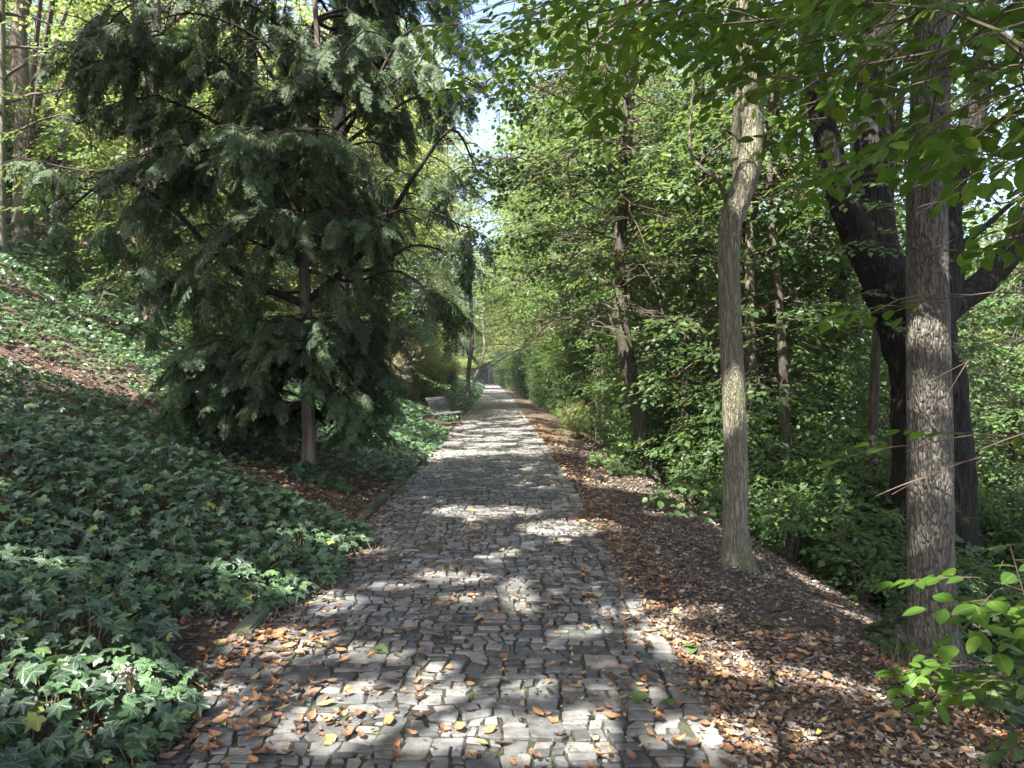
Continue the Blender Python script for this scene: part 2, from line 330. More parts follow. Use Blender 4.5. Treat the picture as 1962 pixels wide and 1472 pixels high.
def make_spray(leaf, n_sub=3, length=.42, step=.055, petiole=.02, lsz=(.75, 1.15), flat=.25):
    """twig along +x with leaves; returns leafV, leafF, leafcentre index, twigs"""
    lv, lf = leaf; Ts = []; Ds = []; Ups = []; Sz = []; tw = []
    def axis(o, ang, ln, lift):
        k = max(3, int(ln / step)); pts = []
        for i in range(k + 1):
            t = i / k; x = t * ln
            p = np.array([o[0] + math.cos(ang) * x, o[1] + math.sin(ang) * x, o[2] + lift * x - .35 * x * x])
            pts.append(p)
            if i > 0:
                side = 1 if i % 2 else -1
                a2 = ang + side * rng.uniform(.6, 1.2) * (1 if i < k else .1)
                d = np.array([math.cos(a2), math.sin(a2), rng.uniform(-.45, .1)])
                Ts.append(p + norm(d) * petiole); Ds.append(d); Ups.append([rng.normal(0, flat), rng.normal(0, flat), 1]); Sz.append(rng.uniform(*lsz))
        tw.append(np.array(pts)); return pts
    m = axis(np.zeros(3), 0, length, 0)
    for j in range(n_sub):
        o = m[min(len(m) - 2, 1 + j * max(1, (len(m) - 2) // max(1, n_sub)))]
        axis(o, (1 if j % 2 else -1) * rng.uniform(.5, .9), length * rng.uniform(.4, .65), rng.uniform(-.1, .1))
    V, Fc = scatter(lv, lf, frames(np.array(Ds), np.array(Ups)), np.array(Ts), np.array(Sz))
    return dict(uv=lv[lf.reshape(-1)][:, :2], V=V, F=Fc, nv=len(lv), nf=len(lf), tw=tw, len=length)

CLEAR = True   # boughs are cut back from the walking space over the path
def put_sprays(g, sprays, pos, dirs, scale, prune=True, tilt=.25, mat=0, twigmat=1, twigs=True, twr=.003):
    pos = np.asarray(pos); dirs = np.asarray(dirs); scale = np.asarray(scale)
    which = rng.integers(0, len(sprays), len(pos))
    for k, sp in enumerate(sprays):
        m = which == k
        if not m.any(): continue
        Rm = frames(dirs[m], tilt=tilt)
        V, Fc = scatter(sp['V'], sp['F'], Rm, pos[m], scale[m])
        nl = len(V) // sp['nv']
        if prune or CLEAR:
            c = V.reshape(nl, sp['nv'], 3).mean(1)
            keep = ~lit(*gproj(c)) if prune else np.ones(nl, bool)
            keep &= ~((np.abs(c[:, 0] - pc(c[:, 1])) < 1.75 - .12 * c[:, 2]) & (c[:, 2] < 3.3))
            Vk = V.reshape(nl, sp['nv'], 3)[keep].reshape(-1, 3)
            lf = sp['F'][:sp['nf']]
            nk = int(keep.sum())
            Fk = (lf[None] + (np.arange(nk) * sp['nv'])[:, None, None]).reshape(-1, 3)
            g.add(Vk, Fk, mat, np.tile(sp['uv'], (nk, 1)))
        else: g.add(V, Fc, mat, np.tile(sp['uv'], (nl, 1)))
        if twigs:
            for pts in sp['tw']:
                tv, tf = tube(pts, np.linspace(twr, twr * .4, len(pts)), 3)
                V2, F2 = scatter(tv, tf, Rm, pos[m], scale[m]); g.add(V2, F2, twigmat)

def bough(o, az, el, L, droop=.35, n=9, wob=.06):
    t = np.linspace(0, 1, n)
    d = np.array([math.cos(az) * math.cos(el), math.sin(az) * math.cos(el), math.sin(el)])
    s = np.array([-math.sin(az), math.cos(az), 0])
    w = np.cumsum(rng.normal(0, wob, n)) * L / n * 2; w -= w[0]
    w2 = np.cumsum(rng.normal(0, wob, n)) * L / n * 2; w2 -= w2[0]
    p = np.asarray(o)[None] + d[None] * (t * L)[:, None] + s[None] * w[:, None]
    p[:, 2] += -droop * L * t ** 2 + w2
    return p
def foliate(boughs, g, sprays, r0, tw_step=.3, tw_len=(.25, .5), sp_step=.28, sscale=(.8, 1.2), prune=True, start=.2, tilt=.25, mat=0, wood=1, density=1.0, twigs=True, seg=5, sdroop=.15):
    pos = []; dr = []
    for b, r in zip(boughs, r0):
        seglen = np.linalg.norm(np.diff(b, axis=0), axis=1); L = seglen.sum(); cs = np.concatenate([[0], np.cumsum(seglen)])
        tv, tf = tube(b, np.linspace(r, r * .18, len(b)), seg); g.add(tv, tf, wood)
        side = 1
        for q in np.arange(start * L, L, tw_step / density):
            side = -side
            q2 = q + rng.uniform(-.3, .3) * tw_step; q2 = min(max(q2, 0), L * .999)
            p = np.array([np.interp(q2, cs, b[:, k]) for k in range(3)])
            i = min(len(b) - 2, np.searchsorted(cs, q2)); t = b[min(i + 1, len(b) - 1)] - b[max(i - 1, 0)]
            az = math.atan2(t[1], t[0]) + side * rng.uniform(.6, 1.3); el = rng.uniform(-.15, .35)
            tl = rng.uniform(*tw_len) * L * (1 - .55 * q / L)
            tp = bough(p, az, el, tl, droop=.3, n=5)
            tv, tf = tube(tp, np.linspace(r * .3, .003, 5), 4); g.add(tv, tf, wood)
            ns = max(1, int(tl / sp_step))
            for s in range(ns):
                f = (s + 1) / ns; k = min(4, int(f * 4)); a = tp[k]; dd = tp[min(4, k)] - tp[max(0, k - 1)] + 1e-6
                a2 = math.atan2(dd[1], dd[0]) + rng.uniform(-1.0, 1.0) * (1 if s < ns - 1 else .2)
                pos.append(a + rng.normal(0, .03, 3)); dr.append([math.cos(a2), math.sin(a2), rng.uniform(-.3, .2) - sdroop])
        dd = b[-1] - b[-2]; pos.append(b[-1]); dr.append(dd)
    pos = np.array(pos); dr = np.array(dr)
    put_sprays(g, sprays, pos, dr, rng.uniform(*sscale, len(pos)), prune=prune, tilt=tilt, mat=mat, twigmat=wood, twigs=twigs)
    return len(pos)

SP_mid = [make_spray(leaf2(.105, .07), 3, .42, .06) for _ in range(4)]
SP_big = [make_spray(leaf2(.14, .09), 2, .5, .085) for _ in range(4)]
SP_lime = [make_spray(leaf8(.105, .085, .2, .2), 2, .4, .06, flat=.3) for _ in range(5)]
SP_near = [make_spray(leaf8(.105, .062, .15, .15), 2, .36, .05, flat=.22) for _ in range(5)]
SP_shade = [make_spray(leaf2(.15, .11), 3, .55, .08, flat=.4) for _ in range(4)]
print('templates')
# ================================================================== GROUND
def ground_material():
    m, nt, out = newmat('forest_soil'); L = nt.links.new
    tc = N(nt, 'ShaderNodeTexCoord')
    a = N(nt, 'ShaderNodeTexNoise', i_Scale=1.3, i_Detail=6.0); L(tc.outputs['Object'], a.inputs['Vector'])
    b = N(nt, 'ShaderNodeTexNoise', i_Scale=38.0, i_Detail=9.0, i_Roughness=.7); L(tc.outputs['Object'], b.inputs['Vector'])
    v = N(nt, 'ShaderNodeTexVoronoi', i_Scale=55.0); L(tc.outputs['Object'], v.inputs['Vector'])
    s = N(nt, 'ShaderNodeMath', operation='MULTIPLY_ADD', i_1=.6); L(b.outputs[0], s.inputs[0])
    s2 = N(nt, 'ShaderNodeMath', operation='MULTIPLY', i_1=.4); L(a.outputs[0], s2.inputs[0]); L(s2.outputs[0], s.inputs[2])
    c = ramp(nt, s.outputs[0], [(.3, (.045, .034, .027)), (.5, (.105, .08, .063)), (.7, (.19, .15, .12))])
    mx = N(nt, 'ShaderNodeMix', data_type='RGBA', blend_type='MULTIPLY', i_0=.6); L(c, mx.inputs[6])
    cv = ramp(nt, v.outputs['Color'], [(0, (.45, .42, .4)), (1, (1.2, 1.15, 1.1))]); L(cv, mx.inputs[7])
    pb = N(nt, 'ShaderNodeBsdfPrincipled'); pb.inputs['Roughness'].default_value = .95; pb.inputs['Specular IOR Level'].default_value = .1
    h = N(nt, 'ShaderNodeMath', operation='ADD'); L(b.outputs[0], h.inputs[0]); L(v.outputs['Distance'], h.inputs[1])
    bp = N(nt, 'ShaderNodeBump', i_Strength=.8, i_Distance=.02); L(h.outputs[0], bp.inputs['Height'])
    L(mx.outputs[2], pb.inputs['Base Color']); L(bp.outputs[0], pb.inputs['Normal']); L(pb.outputs[0], out.inputs[0])
    return m
M_soil = ground_material()
ss = np.concatenate([-np.geomspace(160, 8, 30), np.arange(-7.8, -1.6, .16), np.arange(-1.6, 1.6, .07), np.arange(1.6, 8, .16), np.geomspace(8, 160, 30)])
ss = np.unique(np.round(ss, 4))
ys = np.unique(np.round(np.concatenate([np.linspace(-40, 0, 16), np.arange(0, 22, .14), np.arange(22, 60, .6), np.geomspace(60, 300, 40)]), 4))
SS, YS = np.meshgrid(ss, ys)
XS = SS + pc(YS)
ZS = zg(XS, YS) + (fbm(XS * 6, YS * 6, 77) - .5) * .035 * (np.abs(SS) > HW) - .024 * (np.abs(SS) < HW - .02)
V = np.stack([XS, YS, ZS], -1).reshape(-1, 3)
ny, nx = SS.shape
i = np.arange(ny - 1)[:, None] * nx; j = np.arange(nx - 1)[None]
Fq = np.stack([i + j, i + j + 1, i + nx + j + 1, i + nx + j], -1).reshape(-1, 4)
g = Geo(); g.add(V, Fq); tag(g.build('ground', [M_soil], smooth=True), 'brown forest soil sloping up left of the path and down to its right', kind='structure')

# ================================================================== PATH
def stone_material(name, lo, hi):
    m, nt, out = newmat(name); L = nt.links.new
    tc = N(nt, 'ShaderNodeTexCoord'); g = N(nt, 'ShaderNodeNewGeometry')
    n1 = N(nt, 'ShaderNodeTexNoise', i_Scale=240.0, i_Detail=3.0, i_Roughness=.8); L(tc.outputs['Object'], n1.inputs['Vector'])
    n2 = N(nt, 'ShaderNodeTexNoise', i_Scale=14.0, i_Detail=6.0); L(tc.outputs['Object'], n2.inputs['Vector'])
    n3 = N(nt, 'ShaderNodeTexNoise', i_Scale=1.1, i_Detail=4.0); L(tc.outputs['Object'], n3.inputs['Vector'])
    c = ramp(nt, g.outputs['Random Per Island'], [(0, lo), (.5, tuple((a + b) / 2 for a, b in zip(lo, hi))), (.85, hi), (1, (hi[0] * 1.1, hi[1] * .98, hi[2] * .9))])
    sp = ramp(nt, n1.outputs[0], [(.32, (.55, .55, .57)), (.5, (1, 1, 1)), (.68, (1.5, 1.48, 1.45))])
    d = ramp(nt, n2.outputs[0], [(.35, (.68, .64, .58)), (.6, (1.08, 1.08, 1.08))])
    d3 = ramp(nt, n3.outputs[0], [(.35, (.8, .78, .72)), (.65, (1.1, 1.1, 1.12))])
    for t in (sp, d, d3):
        mx = N(nt, 'ShaderNodeMix', data_type='RGBA', blend_type='MULTIPLY', i_0=1.0); L(c, mx.inputs[6]); L(t, mx.inputs[7]); c = mx.outputs[2]
    pb = N(nt, 'ShaderNodeBsdfPrincipled'); pb.inputs['Roughness'].default_value = .72; pb.inputs['Specular IOR Level'].default_value = .35
    h = N(nt, 'ShaderNodeMath', operation='MULTIPLY_ADD', i_1=.3); L(n1.outputs[0], h.inputs[0]); L(n2.outputs[0], h.inputs[2])
    bp = N(nt, 'ShaderNodeBump', i_Strength=.7, i_Distance=.012); L(h.outputs[0], bp.inputs['Height'])
    L(c, pb.inputs['Base Color']); L(bp.outputs[0], pb.inputs['Normal']); L(pb.outputs[0], out.inputs[0])
    return m
M_stone = stone_material('granite_sett', (.068, .072, .074), (.22, .223, .217))
M_kerb = bark_mat('mossy_granite_kerb', (.06, .06, .05), (.15, .145, .125), moss=(.05, .07, .02), mossf=.9, scale=90, zs=1.0, bump=.5, dist=.006)
m, nt, out = newmat('mossy_joint'); L = nt.links.new
tc = N(nt, 'ShaderNodeTexCoord'); n1 = N(nt, 'ShaderNodeTexNoise', i_Scale=2.6, i_Detail=6.0); L(tc.outputs['Object'], n1.inputs['Vector'])
n2 = N(nt, 'ShaderNodeTexNoise', i_Scale=90.0, i_Detail=5.0); L(tc.outputs['Object'], n2.inputs['Vector'])
cA = ramp(nt, n1.outputs[0], [(.46, (.04, .032, .026)), (.60, (.045, .05, .02)), (.75, (.08, .12, .025))])
cB = ramp(nt, n2.outputs[0], [(.3, (.5, .5, .5)), (.7, (1.4, 1.4, 1.3))])
mx = N(nt, 'ShaderNodeMix', data_type='RGBA', blend_type='MULTIPLY', i_0=1.0); L(cA, mx.inputs[6]); L(cB, mx.inputs[7])
pb = N(nt, 'ShaderNodeBsdfPrincipled'); pb.inputs['Roughness'].default_value = 1.0
bp = N(nt, 'ShaderNodeBump', i_Strength=1.0, i_Distance=.02); L(n2.outputs[0], bp.inputs['Height'])
L(mx.outputs[2], pb.inputs['Base Color']); L(bp.outputs[0], pb.inputs['Normal']); L(pb.outputs[0], out.inputs[0]); M_joint = m

rects = []
def bsp(x0, y0, x1, y1, mw, mh, depth=0):
    w, h = x1 - x0, y1 - y0
    big = rng.random() < .06
    if (w < mw * rng.uniform(.6, 1.45) and h < mh * rng.uniform(.7, 1.35)) or (big and w < mw * 2 and h < mh * 2.2):
        rects.append((x0, y0, x1, y1)); return
    if w / mw > h / mh * rng.uniform(.75, 1.3): 
        t = x0 + w * rng.uniform(.34, .66); bsp(x0, y0, t, y1, mw, mh); bsp(t, y0, x1, y1, mw, mh)
    else:
        t = y0 + h * rng.uniform(.36, .64); bsp(x0, y0, x1, t, mw, mh); bsp(x0, t, x1, y1, mw, mh)
y = 0.2; near_n = 0
import sys; sys.setrecursionlimit(5000)
while y < 205:
    k = 1.0 if y < 30 else (1.3 if y < 60 else 2.2)
    hgt = .78 * k; q_ = rng.uniform(.82, 1.25)
    bsp(-HW, y, HW - .17, y + hgt, .152 * k * q_, .112 * k * q_)
    yy = y
    while yy < y + hgt - .02:
        e = min(y + hgt, yy + rng.uniform(.14, .27) * k)
        if y + hgt - e < .07 * k: e = y + hgt
        rects.append((HW - .17, yy, HW + rng.uniform(-.05, .05), e)); yy = e
    y += hgt
rc = np.array(rects); nS = len(rc)
x0, y0, x1, y1 = rc.T
# outline: 8 points in the unit square, corners cut unevenly
cc = rng.uniform(.08, .24, (nS, 4)) * np.array([1, 1, 1, 1])
js = np.clip(np.minimum(x1 - x0, y1 - y0), .03, .2)
gap = .0045 + rng.uniform(0, .006, nS)
hx = (x1 - x0) / 2 - gap; hy = (y1 - y0) / 2 - gap; mxs = (x0 + x1) / 2; mys = (y0 + y1) / 2
U = np.stack([np.stack([-1 + cc[:, 0], -np.ones(nS)], -1), np.stack([1 - cc[:, 1], -np.ones(nS)], -1), np.stack([np.ones(nS), -1 + cc[:, 1] * 1.2], -1), np.stack([np.ones(nS), 1 - cc[:, 2] * 1.2], -1),
              np.stack([1 - cc[:, 2], np.ones(nS)], -1), np.stack([-1 + cc[:, 3], np.ones(nS)], -1), np.stack([-np.ones(nS), 1 - cc[:, 3] * 1.2], -1), np.stack([-np.ones(nS), -1 + cc[:, 0] * 1.2], -1)], 1)
U = U * (1 + rng.normal(0, .095, U.shape)); ra_ = rng.normal(0, .045, nS)[:, None]; U = np.stack([U[..., 0] - ra_ * U[..., 1], U[..., 1] + ra_ * U[..., 0]], -1)
bx = mxs[:, None] + U[..., 0] * hx[:, None]; by = mys[:, None] + U[..., 1] * hy[:, None]
def warp(bx, by):
    wx = (fbm(bx * 5, by * 5, 61, 3) - .5) * .12; wy = (fbm(bx * 3.5, by * 4.5, 71, 3) - .5) * .12
    return bx + wx * (np.abs(bx) < HW - .1) + pc(by), by + wy
px, py = warp(bx, by)
cxm, cym = px.mean(1), py.mean(1)
top = rng.normal(0, .0032, nS) - (rng.random(nS) < .06) * .006 + (fbm(cxm * 1.5, cym * 1.5, 81) - .5) * .018 - .002
tlx = rng.normal(0, .022, nS); tly = rng.normal(0, .022, nS)
def ring(f, dz):
    X = cxm[:, None] + (px - cxm[:, None]) * f; Y = cym[:, None] + (py - cym[:, None]) * f
    return np.stack([X, Y, (top + dz)[:, None] + tlx[:, None] * (X - cxm[:, None]) + tly[:, None] * (Y - cym[:, None])], -1)
inset = 1 - .008 / np.maximum(js, .05)
r0 = ring(1.0, -.06); r1 = ring(1.0, -.006); r2 = ring(inset[:, None], -.0008); 
r3 = np.stack([cxm, cym, top + .0008], -1)[:, None]
SV = np.concatenate([r0, r1, r2, r3], 1)   # 25
q = []
for a in range(8):
    b = (a + 1) % 8
    q += [[a, b, 8 + b, 8 + a], [8 + a, 8 + b, 16 + b, 16 + a]]
t3 = [[16 + a, 16 + (a + 1) % 8, 24] for a in range(8)]
off = np.arange(nS)[:, None, None] * 25
g = Geo(); g.add(SV.reshape(-1, 3), (np.array(q)[None] + off).reshape(-1, 4)); 
g.F.append(((np.array(t3)[None] + off).reshape(-1, 3), 0, None))
# the bedding between the setts
yb = np.unique(np.concatenate([np.arange(-6, 60, .4), np.geomspace(60, 205, 50)])); sb = np.linspace(-HW - .06, HW + .03, 30)
SB, YB = np.meshgrid(sb, yb); ZB = -.013 + (fbm(SB * 9, YB * 9, 90) - .5) * .012
V = np.stack([SB + pc(YB), YB, ZB], -1).reshape(-1, 3); ny, nx = SB.shape
i = np.arange(ny - 1)[:, None] * nx; j = np.arange(nx - 1)[None]
g.add(V, np.stack([i + j, i + j + 1, i + nx + j + 1, i + nx + j], -1).reshape(-1, 4), 1)
tag(g.build('path', [M_stone, M_joint], smooth=False), 'grey cobbled path of irregular granite setts running away through the wood', kind='structure')
print('stones', nS)

# kerb stones on the left edge
g = Geo(); y = 1.0
while y < 24:
    Lk = rng.uniform(.7, 1.25); 
    n = 8; tt = np.linspace(0, Lk - .015, n); prof = np.array([[-.065, -.2], [-.065, .025], [-.052, .040], [.048, .043], [.06, .03], [.065, -.2]])
    jx = rng.normal(0, .012); jz = rng.normal(0, .010); rot = rng.normal(0, .012)
    V = []
    for t in tt:
        f = .0 if 0 < t < Lk - .02 else -.006
        for a, b in prof:
            yy = y + t; V.append([pc(yy) - HW - .075 + a + jx + rot * t + rng.normal(0, .003), yy, b + jz + f * (b > 0) + rng.normal(0, .003)])
    V = np.array(V); k = len(prof); Fk = [[r * k + c, r * k + c + 1, (r + 1) * k + c + 1, (r + 1) * k + c] for r in range(n - 1) for c in range(k - 1)]
    g.add(V, np.array(Fk)); e = (n - 1) * k
    g.F.append((np.array([[0, 5, 4, 3, 2, 1]]) + g.n - len(V), 0, None)); g.F.append((np.array([[0, 1, 2, 3, 4, 5]]) + e + g.n - len(V), 0, None))
    y += Lk
tag(g.build('kerb', [M_kerb]), 'raised mossy granite kerb along the left edge of the path', kind='structure')

# ================================================================== IVY
ivy_out = [(0, 1.0), (17, .60), (42, .82), (52, .80), (74, .46), (100, .60), (112, .58), (142, .36), (180, .13)]
def ivy_template(out, cup=.22):
    pts = [(math.radians(a), r) for a, r in out] + [(-math.radians(a), r) for a, r in out[-2:0:-1]]
    V = [[0, 0, 0]] + [[r * math.cos(a), r * math.sin(a), -cup * r * r + (.06 if i % 2 else 0) * r] for i, (a, r) in enumerate(pts)]
    n = len(pts); return np.array(V), np.array([[0, 1 + i, 1 + (i + 1) % n] for i in range(n)])
IV_near = ivy_template(ivy_out)
IV_mid = ivy_template([(0, 1.0), (20, .6), (48, .82), (76, .48), (108, .62), (180, .13)])
IV_far = ivy_template([(0, 1.0), (50, .8), (110, .6), (180, .2)], .25)
A = hit(-80, 668); Bp = hit(60, 705); Cp = hit(215, 765); Dp = hit(350, 830)
stripe = np.array([A[:2], Bp[:2], Cp[:2], Dp[:2]]); stripe_w = [.5, .42, .3, .0]
def seg_dist(x, y, poly, ws):
    best = np.full(x.shape, 1e9)
    for (a, wa), (b, wb) in zip(zip(poly[:-1], ws[:-1]), zip(poly[1:], ws[1:])):
        d = b - a; t = np.clip(((x - a[0]) * d[0] + (y - a[1]) * d[1]) / (d @ d), 0, 1)
        r = np.hypot(x - a[0] - t * d[0], y - a[1] - t * d[1]) - (wa + (wb - wa) * t); best = np.minimum(best, r)
    return best
def ivy_cover(x, y):
    """signed: >0 inside the ivy, metres from its edge"""
    d = -(x - pc(y)) - HW
    edge = np.interp(y, [0, 3.3, 3.6, 3.95, 4.45, 4.8, 5.6, 6.9, 7.25, 7.7, 8.6, 9.8, 10.4, 20, 21, 24, 24.8, 60], [-.12, -.14, .0, .45, .42, -.05, -.16, -.28, .05, 1.6, 1.75, 1.1, .0, -.04, 1.0, 1.0, .1, .0])
    s = d - edge + (fbm(x * 3, y * 3, 12) - .5) * .35
    s = np.minimum(s, seg_dist(x, y, stripe, stripe_w) + (fbm(x * 1.5, y * 1.5, 14) - .5) * .9)
    up = np.interp(y, [0, 14, 22, 28, 60], [15, 14, 11.5, 7.0, 7])
    s = np.minimum(s, up - d + (fbm(x * .8, y * .8, 15) - .5) * 3)
    return s
def ivy_patch(area, dens, tmpl, size, g, mat, stems=None):
    x0, x1, y0, y1 = area; n = int((x1 - x0) * (y1 - y0) * dens)
    x = rng.uniform(x0, x1, n); y = rng.uniform(y0, y1, n)
    s = ivy_cover(x, y); u = (x / y)
    keep = (s > 0) & (u > -.95) & (fbm(x * 1.7, y * 1.7, 19) + .5 > rng.random(n) * .9)
    x, y, s = x[keep], y[keep], s[keep]; n = len(x)
    hgt = (.10 + .26 * fbm(x * 1.8, y * 1.8, 17)) * np.clip(.35 + s * 1.6, 0, 1)
    lev = 1 - rng.random(n) ** 2 * .75
    z = zg(x, y) + hgt * lev + .02
    nrm = np.stack([rng.normal(.16, .45, n), rng.normal(-.22, .45, n), np.ones(n)], -1)
    hd = rng.uniform(0, 2 * np.pi, n); dr = np.stack([np.cos(hd) + .35, np.sin(hd) - .25, rng.normal(-.28, .2, n)], -1)
    T = np.stack([x, y, z], -1); S = rng.uniform(*size, n) * np.where(rng.random(n) < .2, rng.uniform(.4, .8, n), 1)
    Vv, Fv = scatter(tmpl[0], tmpl[1], frames(dr, nrm), T, S)
    uv = np.tile(tmpl[0][tmpl[1].reshape(-1)][:, :2], (n, 1)) if stems is not None else None
    g.add(Vv, Fv, mat, uv)
    if stems is not None:
        k = rng.random(n) < .5; b = T[k]; e = b + np.stack([rng.normal(0, .05, k.sum()), rng.normal(0, .05, k.sum()), -hgt[k] * lev[k] - .02], -1)
        w = np.array([.0022, 0, 0]); Vs = np.stack([b - w, b + w, e + w, e - w], 1).reshape(-1, 3)
        g.add(Vs, np.arange(len(Vs)).reshape(-1, 4), stems)
M_ivystem = plain_mat('ivy_stem', (.10, .10, .04), (.2, .14, .08), 30)
g = Geo()
ivy_patch((-7.5, -.9, 1.6, 7.6), 500, IV_near, (.044, .088), g, 0, stems=1)
tag(g.build('ivy_ground_cover', [M_ivy, M_ivystem]), 'dark green ivy carpet on the bank in front of the yew', 'ivy', kind='stuff')
g = Geo()
ivy_patch((-15, -.9, 7.6, 14.5), 260, IV_mid, (.052, .085), g, 0)
ivy_patch((-21, -.9, 14.5, 45), 170, IV_far, (.06, .11), g, 0)
ivy_patch((-16, -1.5, 45, 130), 34, IV_far, (.16, .26), g, 0)
tag(g.build('ivy_bank', [M_ivyfar]), 'ivy covering the rising bank beside and behind the yew', 'ivy', kind='stuff')
g = Geo(); n = 300; yb0 = hit(592, 918)
th = rng.uniform(0, 6.28, n); rr = rng.uniform(.08, .42, n) ** 1.0
xx = yb0[0] + .12 + rr * np.cos(th) * 1.1; yy = yb0[1] - .1 + rr * np.sin(th) * .6
T = np.stack([xx, yy, zg(xx, yy) + .03 + rng.random(n) * .34 * np.exp(-rr * 3.4)], -1)
Vv, Fv = scatter(IV_mid[0], IV_mid[1], frames(np.stack([np.cos(th), np.sin(th), -np.ones(n) * .5], -1), np.stack([np.cos(th) * .5, np.sin(th) * .5 - .4, np.ones(n)], -1), .3), T, rng.uniform(.04, .075, n))
g.add(Vv, Fv); tag(g.build('ivy_clump', [M_ivyfar], loc=[yb0[0], yb0[1], yb0[2]]), 'small clump of ivy climbing round the foot of the yew trunk', 'ivy clump')
# ivy berries
g = Geo(); bc = hit(243, 1292, .30); k = 34
sv = []; sf = []
import bmesh
bm_ = bmesh.new(); bmesh.ops.create_icosphere(bm_, subdivisions=2, radius=1); bm_.verts.ensure_lookup_table()
SPH = (np.array([v.co[:] for v in bm_.verts]), np.array([[v.index for v in f.verts] for f in bm_.faces])); bm_.free()
T = bc + rng.normal(0, 1, (k, 3)) * np.array([.03, .02, .02]); Vv, Fv = scatter(SPH[0], SPH[1], frames(rng.normal(0, 1, (k, 3))), T, rng.uniform(.004, .0065, k)); g.add(Vv, Fv, 0)
for p_ in T[:14]:
    tv, tf = tube(np.linspace(p_, bc + [0, .02, -.1], 4), np.full(4, .0012), 3); g.add(tv, tf, 1)
M_berry = plain_mat('ivy_berry', (.30, .24, .24), (.42, .36, .34), 40, .5, .4)
tag(g.build('ivy_berries', [M_berry, M_ivystem], smooth=True, loc=list(bc)), 'small cluster of pale unripe ivy berries among sunlit leaves by the kerb', 'berries')

# ================================================================== FALLEN LEAVES AND LITTER
def dry_template(L=.07, W=.038, curl=1.0, fold=.3):
    xs = np.array([0, .25, .55, .8, 1]); ws = np.array([.02, .8, 1, .6, .02]); V = []
    for x, w in zip(xs, ws):
        for k in (-1, 0, 1):
            V.append([(x - .5) * L, k * w * W / 2, abs(k) * fold * w * W / 2 + curl * L * .5 * (x - .5) ** 2 * 2])
    return np.array(V), np.array([[r * 3 + c, (r + 1) * 3 + c, (r + 1) * 3 + c + 1, r * 3 + c + 1] for r in range(4) for c in range(2)])
DRY = [dry_template(.075, .042, 1.1, .5), dry_template(.06, .03, 1.9, .9), dry_template(.085, .05, .5, .25), dry_template(.05, .032, -1.0, .4)]
def surf(x, y):
    s = np.abs(x - pc(y)); return np.where(s < HW, 0.0, zg(x, y) + (fbm(x * 6, y * 6, 77) - .5) * .035)
def litter(g, area, dens, prob, size=(.7, 1.2), tilt=.35, lift=.012, mat=0, tm=DRY):
    x0, x1, y0, y1 = area; n = int((x1 - x0) * (y1 - y0) * dens); x = rng.uniform(x0, x1, n); y = rng.uniform(y0, y1, n)
    p = prob(x, y); k = (rng.random(n) < p); x, y, p = x[k], y[k], p[k]
    w = rng.integers(0, len(tm), len(x))
    for i, t in enumerate(tm):
        m = w == i; hd = rng.uniform(0, 6.28, m.sum()); d = np.stack([np.cos(hd), np.sin(hd), rng.normal(0, tilt * .5, m.sum())], -1)
        T = np.stack([x[m], y[m], surf(x[m], y[m]) + rng.random(m.sum()) * lift + .003], -1)
        Vv, Fv = scatter(t[0], t[1], frames(d, tilt=tilt), T, rng.uniform(*size, m.sum())); g.add(Vv, Fv, mat)
def p_path(x, y):
    s = x - pc(y); left = np.exp(-((s + HW) / .25) ** 2); right = np.exp(-((s - HW) / .28) ** 2)
    cl = fbm(x * 2.3, y * 2.3, 55) ** 2 * 2.2
    clump = np.exp(-(((x + 1.42) / .25) ** 2 + ((y - 4.2) / .45) ** 2)) * 1.2 + np.exp(-(((x + 1.25) / .3) ** 2 + ((y - 3.3) / .3) ** 2)) * .6 + np.exp(-(((x + .85) / .13) ** 2 + ((y - 3.2) / .14) ** 2)) * .7
    return np.clip(.035 + .12 * cl * (y < 9) + .55 * left * cl + .40 * right * cl + clump, 0, 1) * (np.abs(s) < HW + .05)
def p_right(x, y):
    s = x - pc(y) - HW
    band = np.exp(-((s - .12) / .22) ** 2) * .8 + .22 * np.clip(fbm(x * 1.4, y * 1.4, 66) * 2.8 - 1.1, 0, 1.5) + .6 * np.clip(4.6 - y + s * .4, 0, 1)
    return np.clip(band, 0, 1) * (s > -.05)
def p_left(x, y):
    return np.clip(np.where(ivy_cover(x, y) < .12, .55, .12), 0, 1) * ((x - pc(y)) < -HW)
g = Geo()
litter(g, (-1.8, 1.4, 2.0, 9), 470, p_path, (.45, 1.1), .25, .012)
litter(g, (-2.6, 1.2, 9, 30), 60, p_path, (.8, 1.3), .3)
litter(g, (.8, 5.5, 2.0, 8.5), 560, p_right, (.38, .92), .5, .03)
litter(g, (.6, 5.0, 8.5, 26), 120, p_right, (.8, 1.3), .45, .03)
litter(g, (-5.0, -1.4, 2.2, 10.6), 240, p_left, (.6, 1.1), .5, .03)
litter(g, (-11, -5.0, 6, 14), 90, p_left, (.6, 1.0), .5, .03)
litter(g, (-26, -3, 14, 40), 22, p_left, (1.6, 2.6), .5, .03)
tag(g.build('fallen_leaves', [M_dry]), 'orange and brown fallen leaves scattered on the path and its edges', 'fallen leaves', kind='stuff')
CH = [dry_template(.03, .008, .3, .2), dry_template(.022, .014, .6, .5), dry_template(.04, .02, 1.5, .8)]
g = Geo()
litter(g, (.8, 5.0, 2.0, 8), 2600, lambda x, y: np.clip(fbm(x * 1.6, y * 1.6, 99) * 2.4 - .55, .12, 1) * ((x - pc(y)) > HW - .10 + .16 * (fbm(x * 3, y * 3, 88) - .5) * 2), (.5, 1.5), .5, .015, tm=CH)
litter(g, (.6, 5.0, 8, 18), 450, lambda x, y: .75 * ((x - pc(y)) > HW), (.9, 2.2), .5, .02, tm=CH)
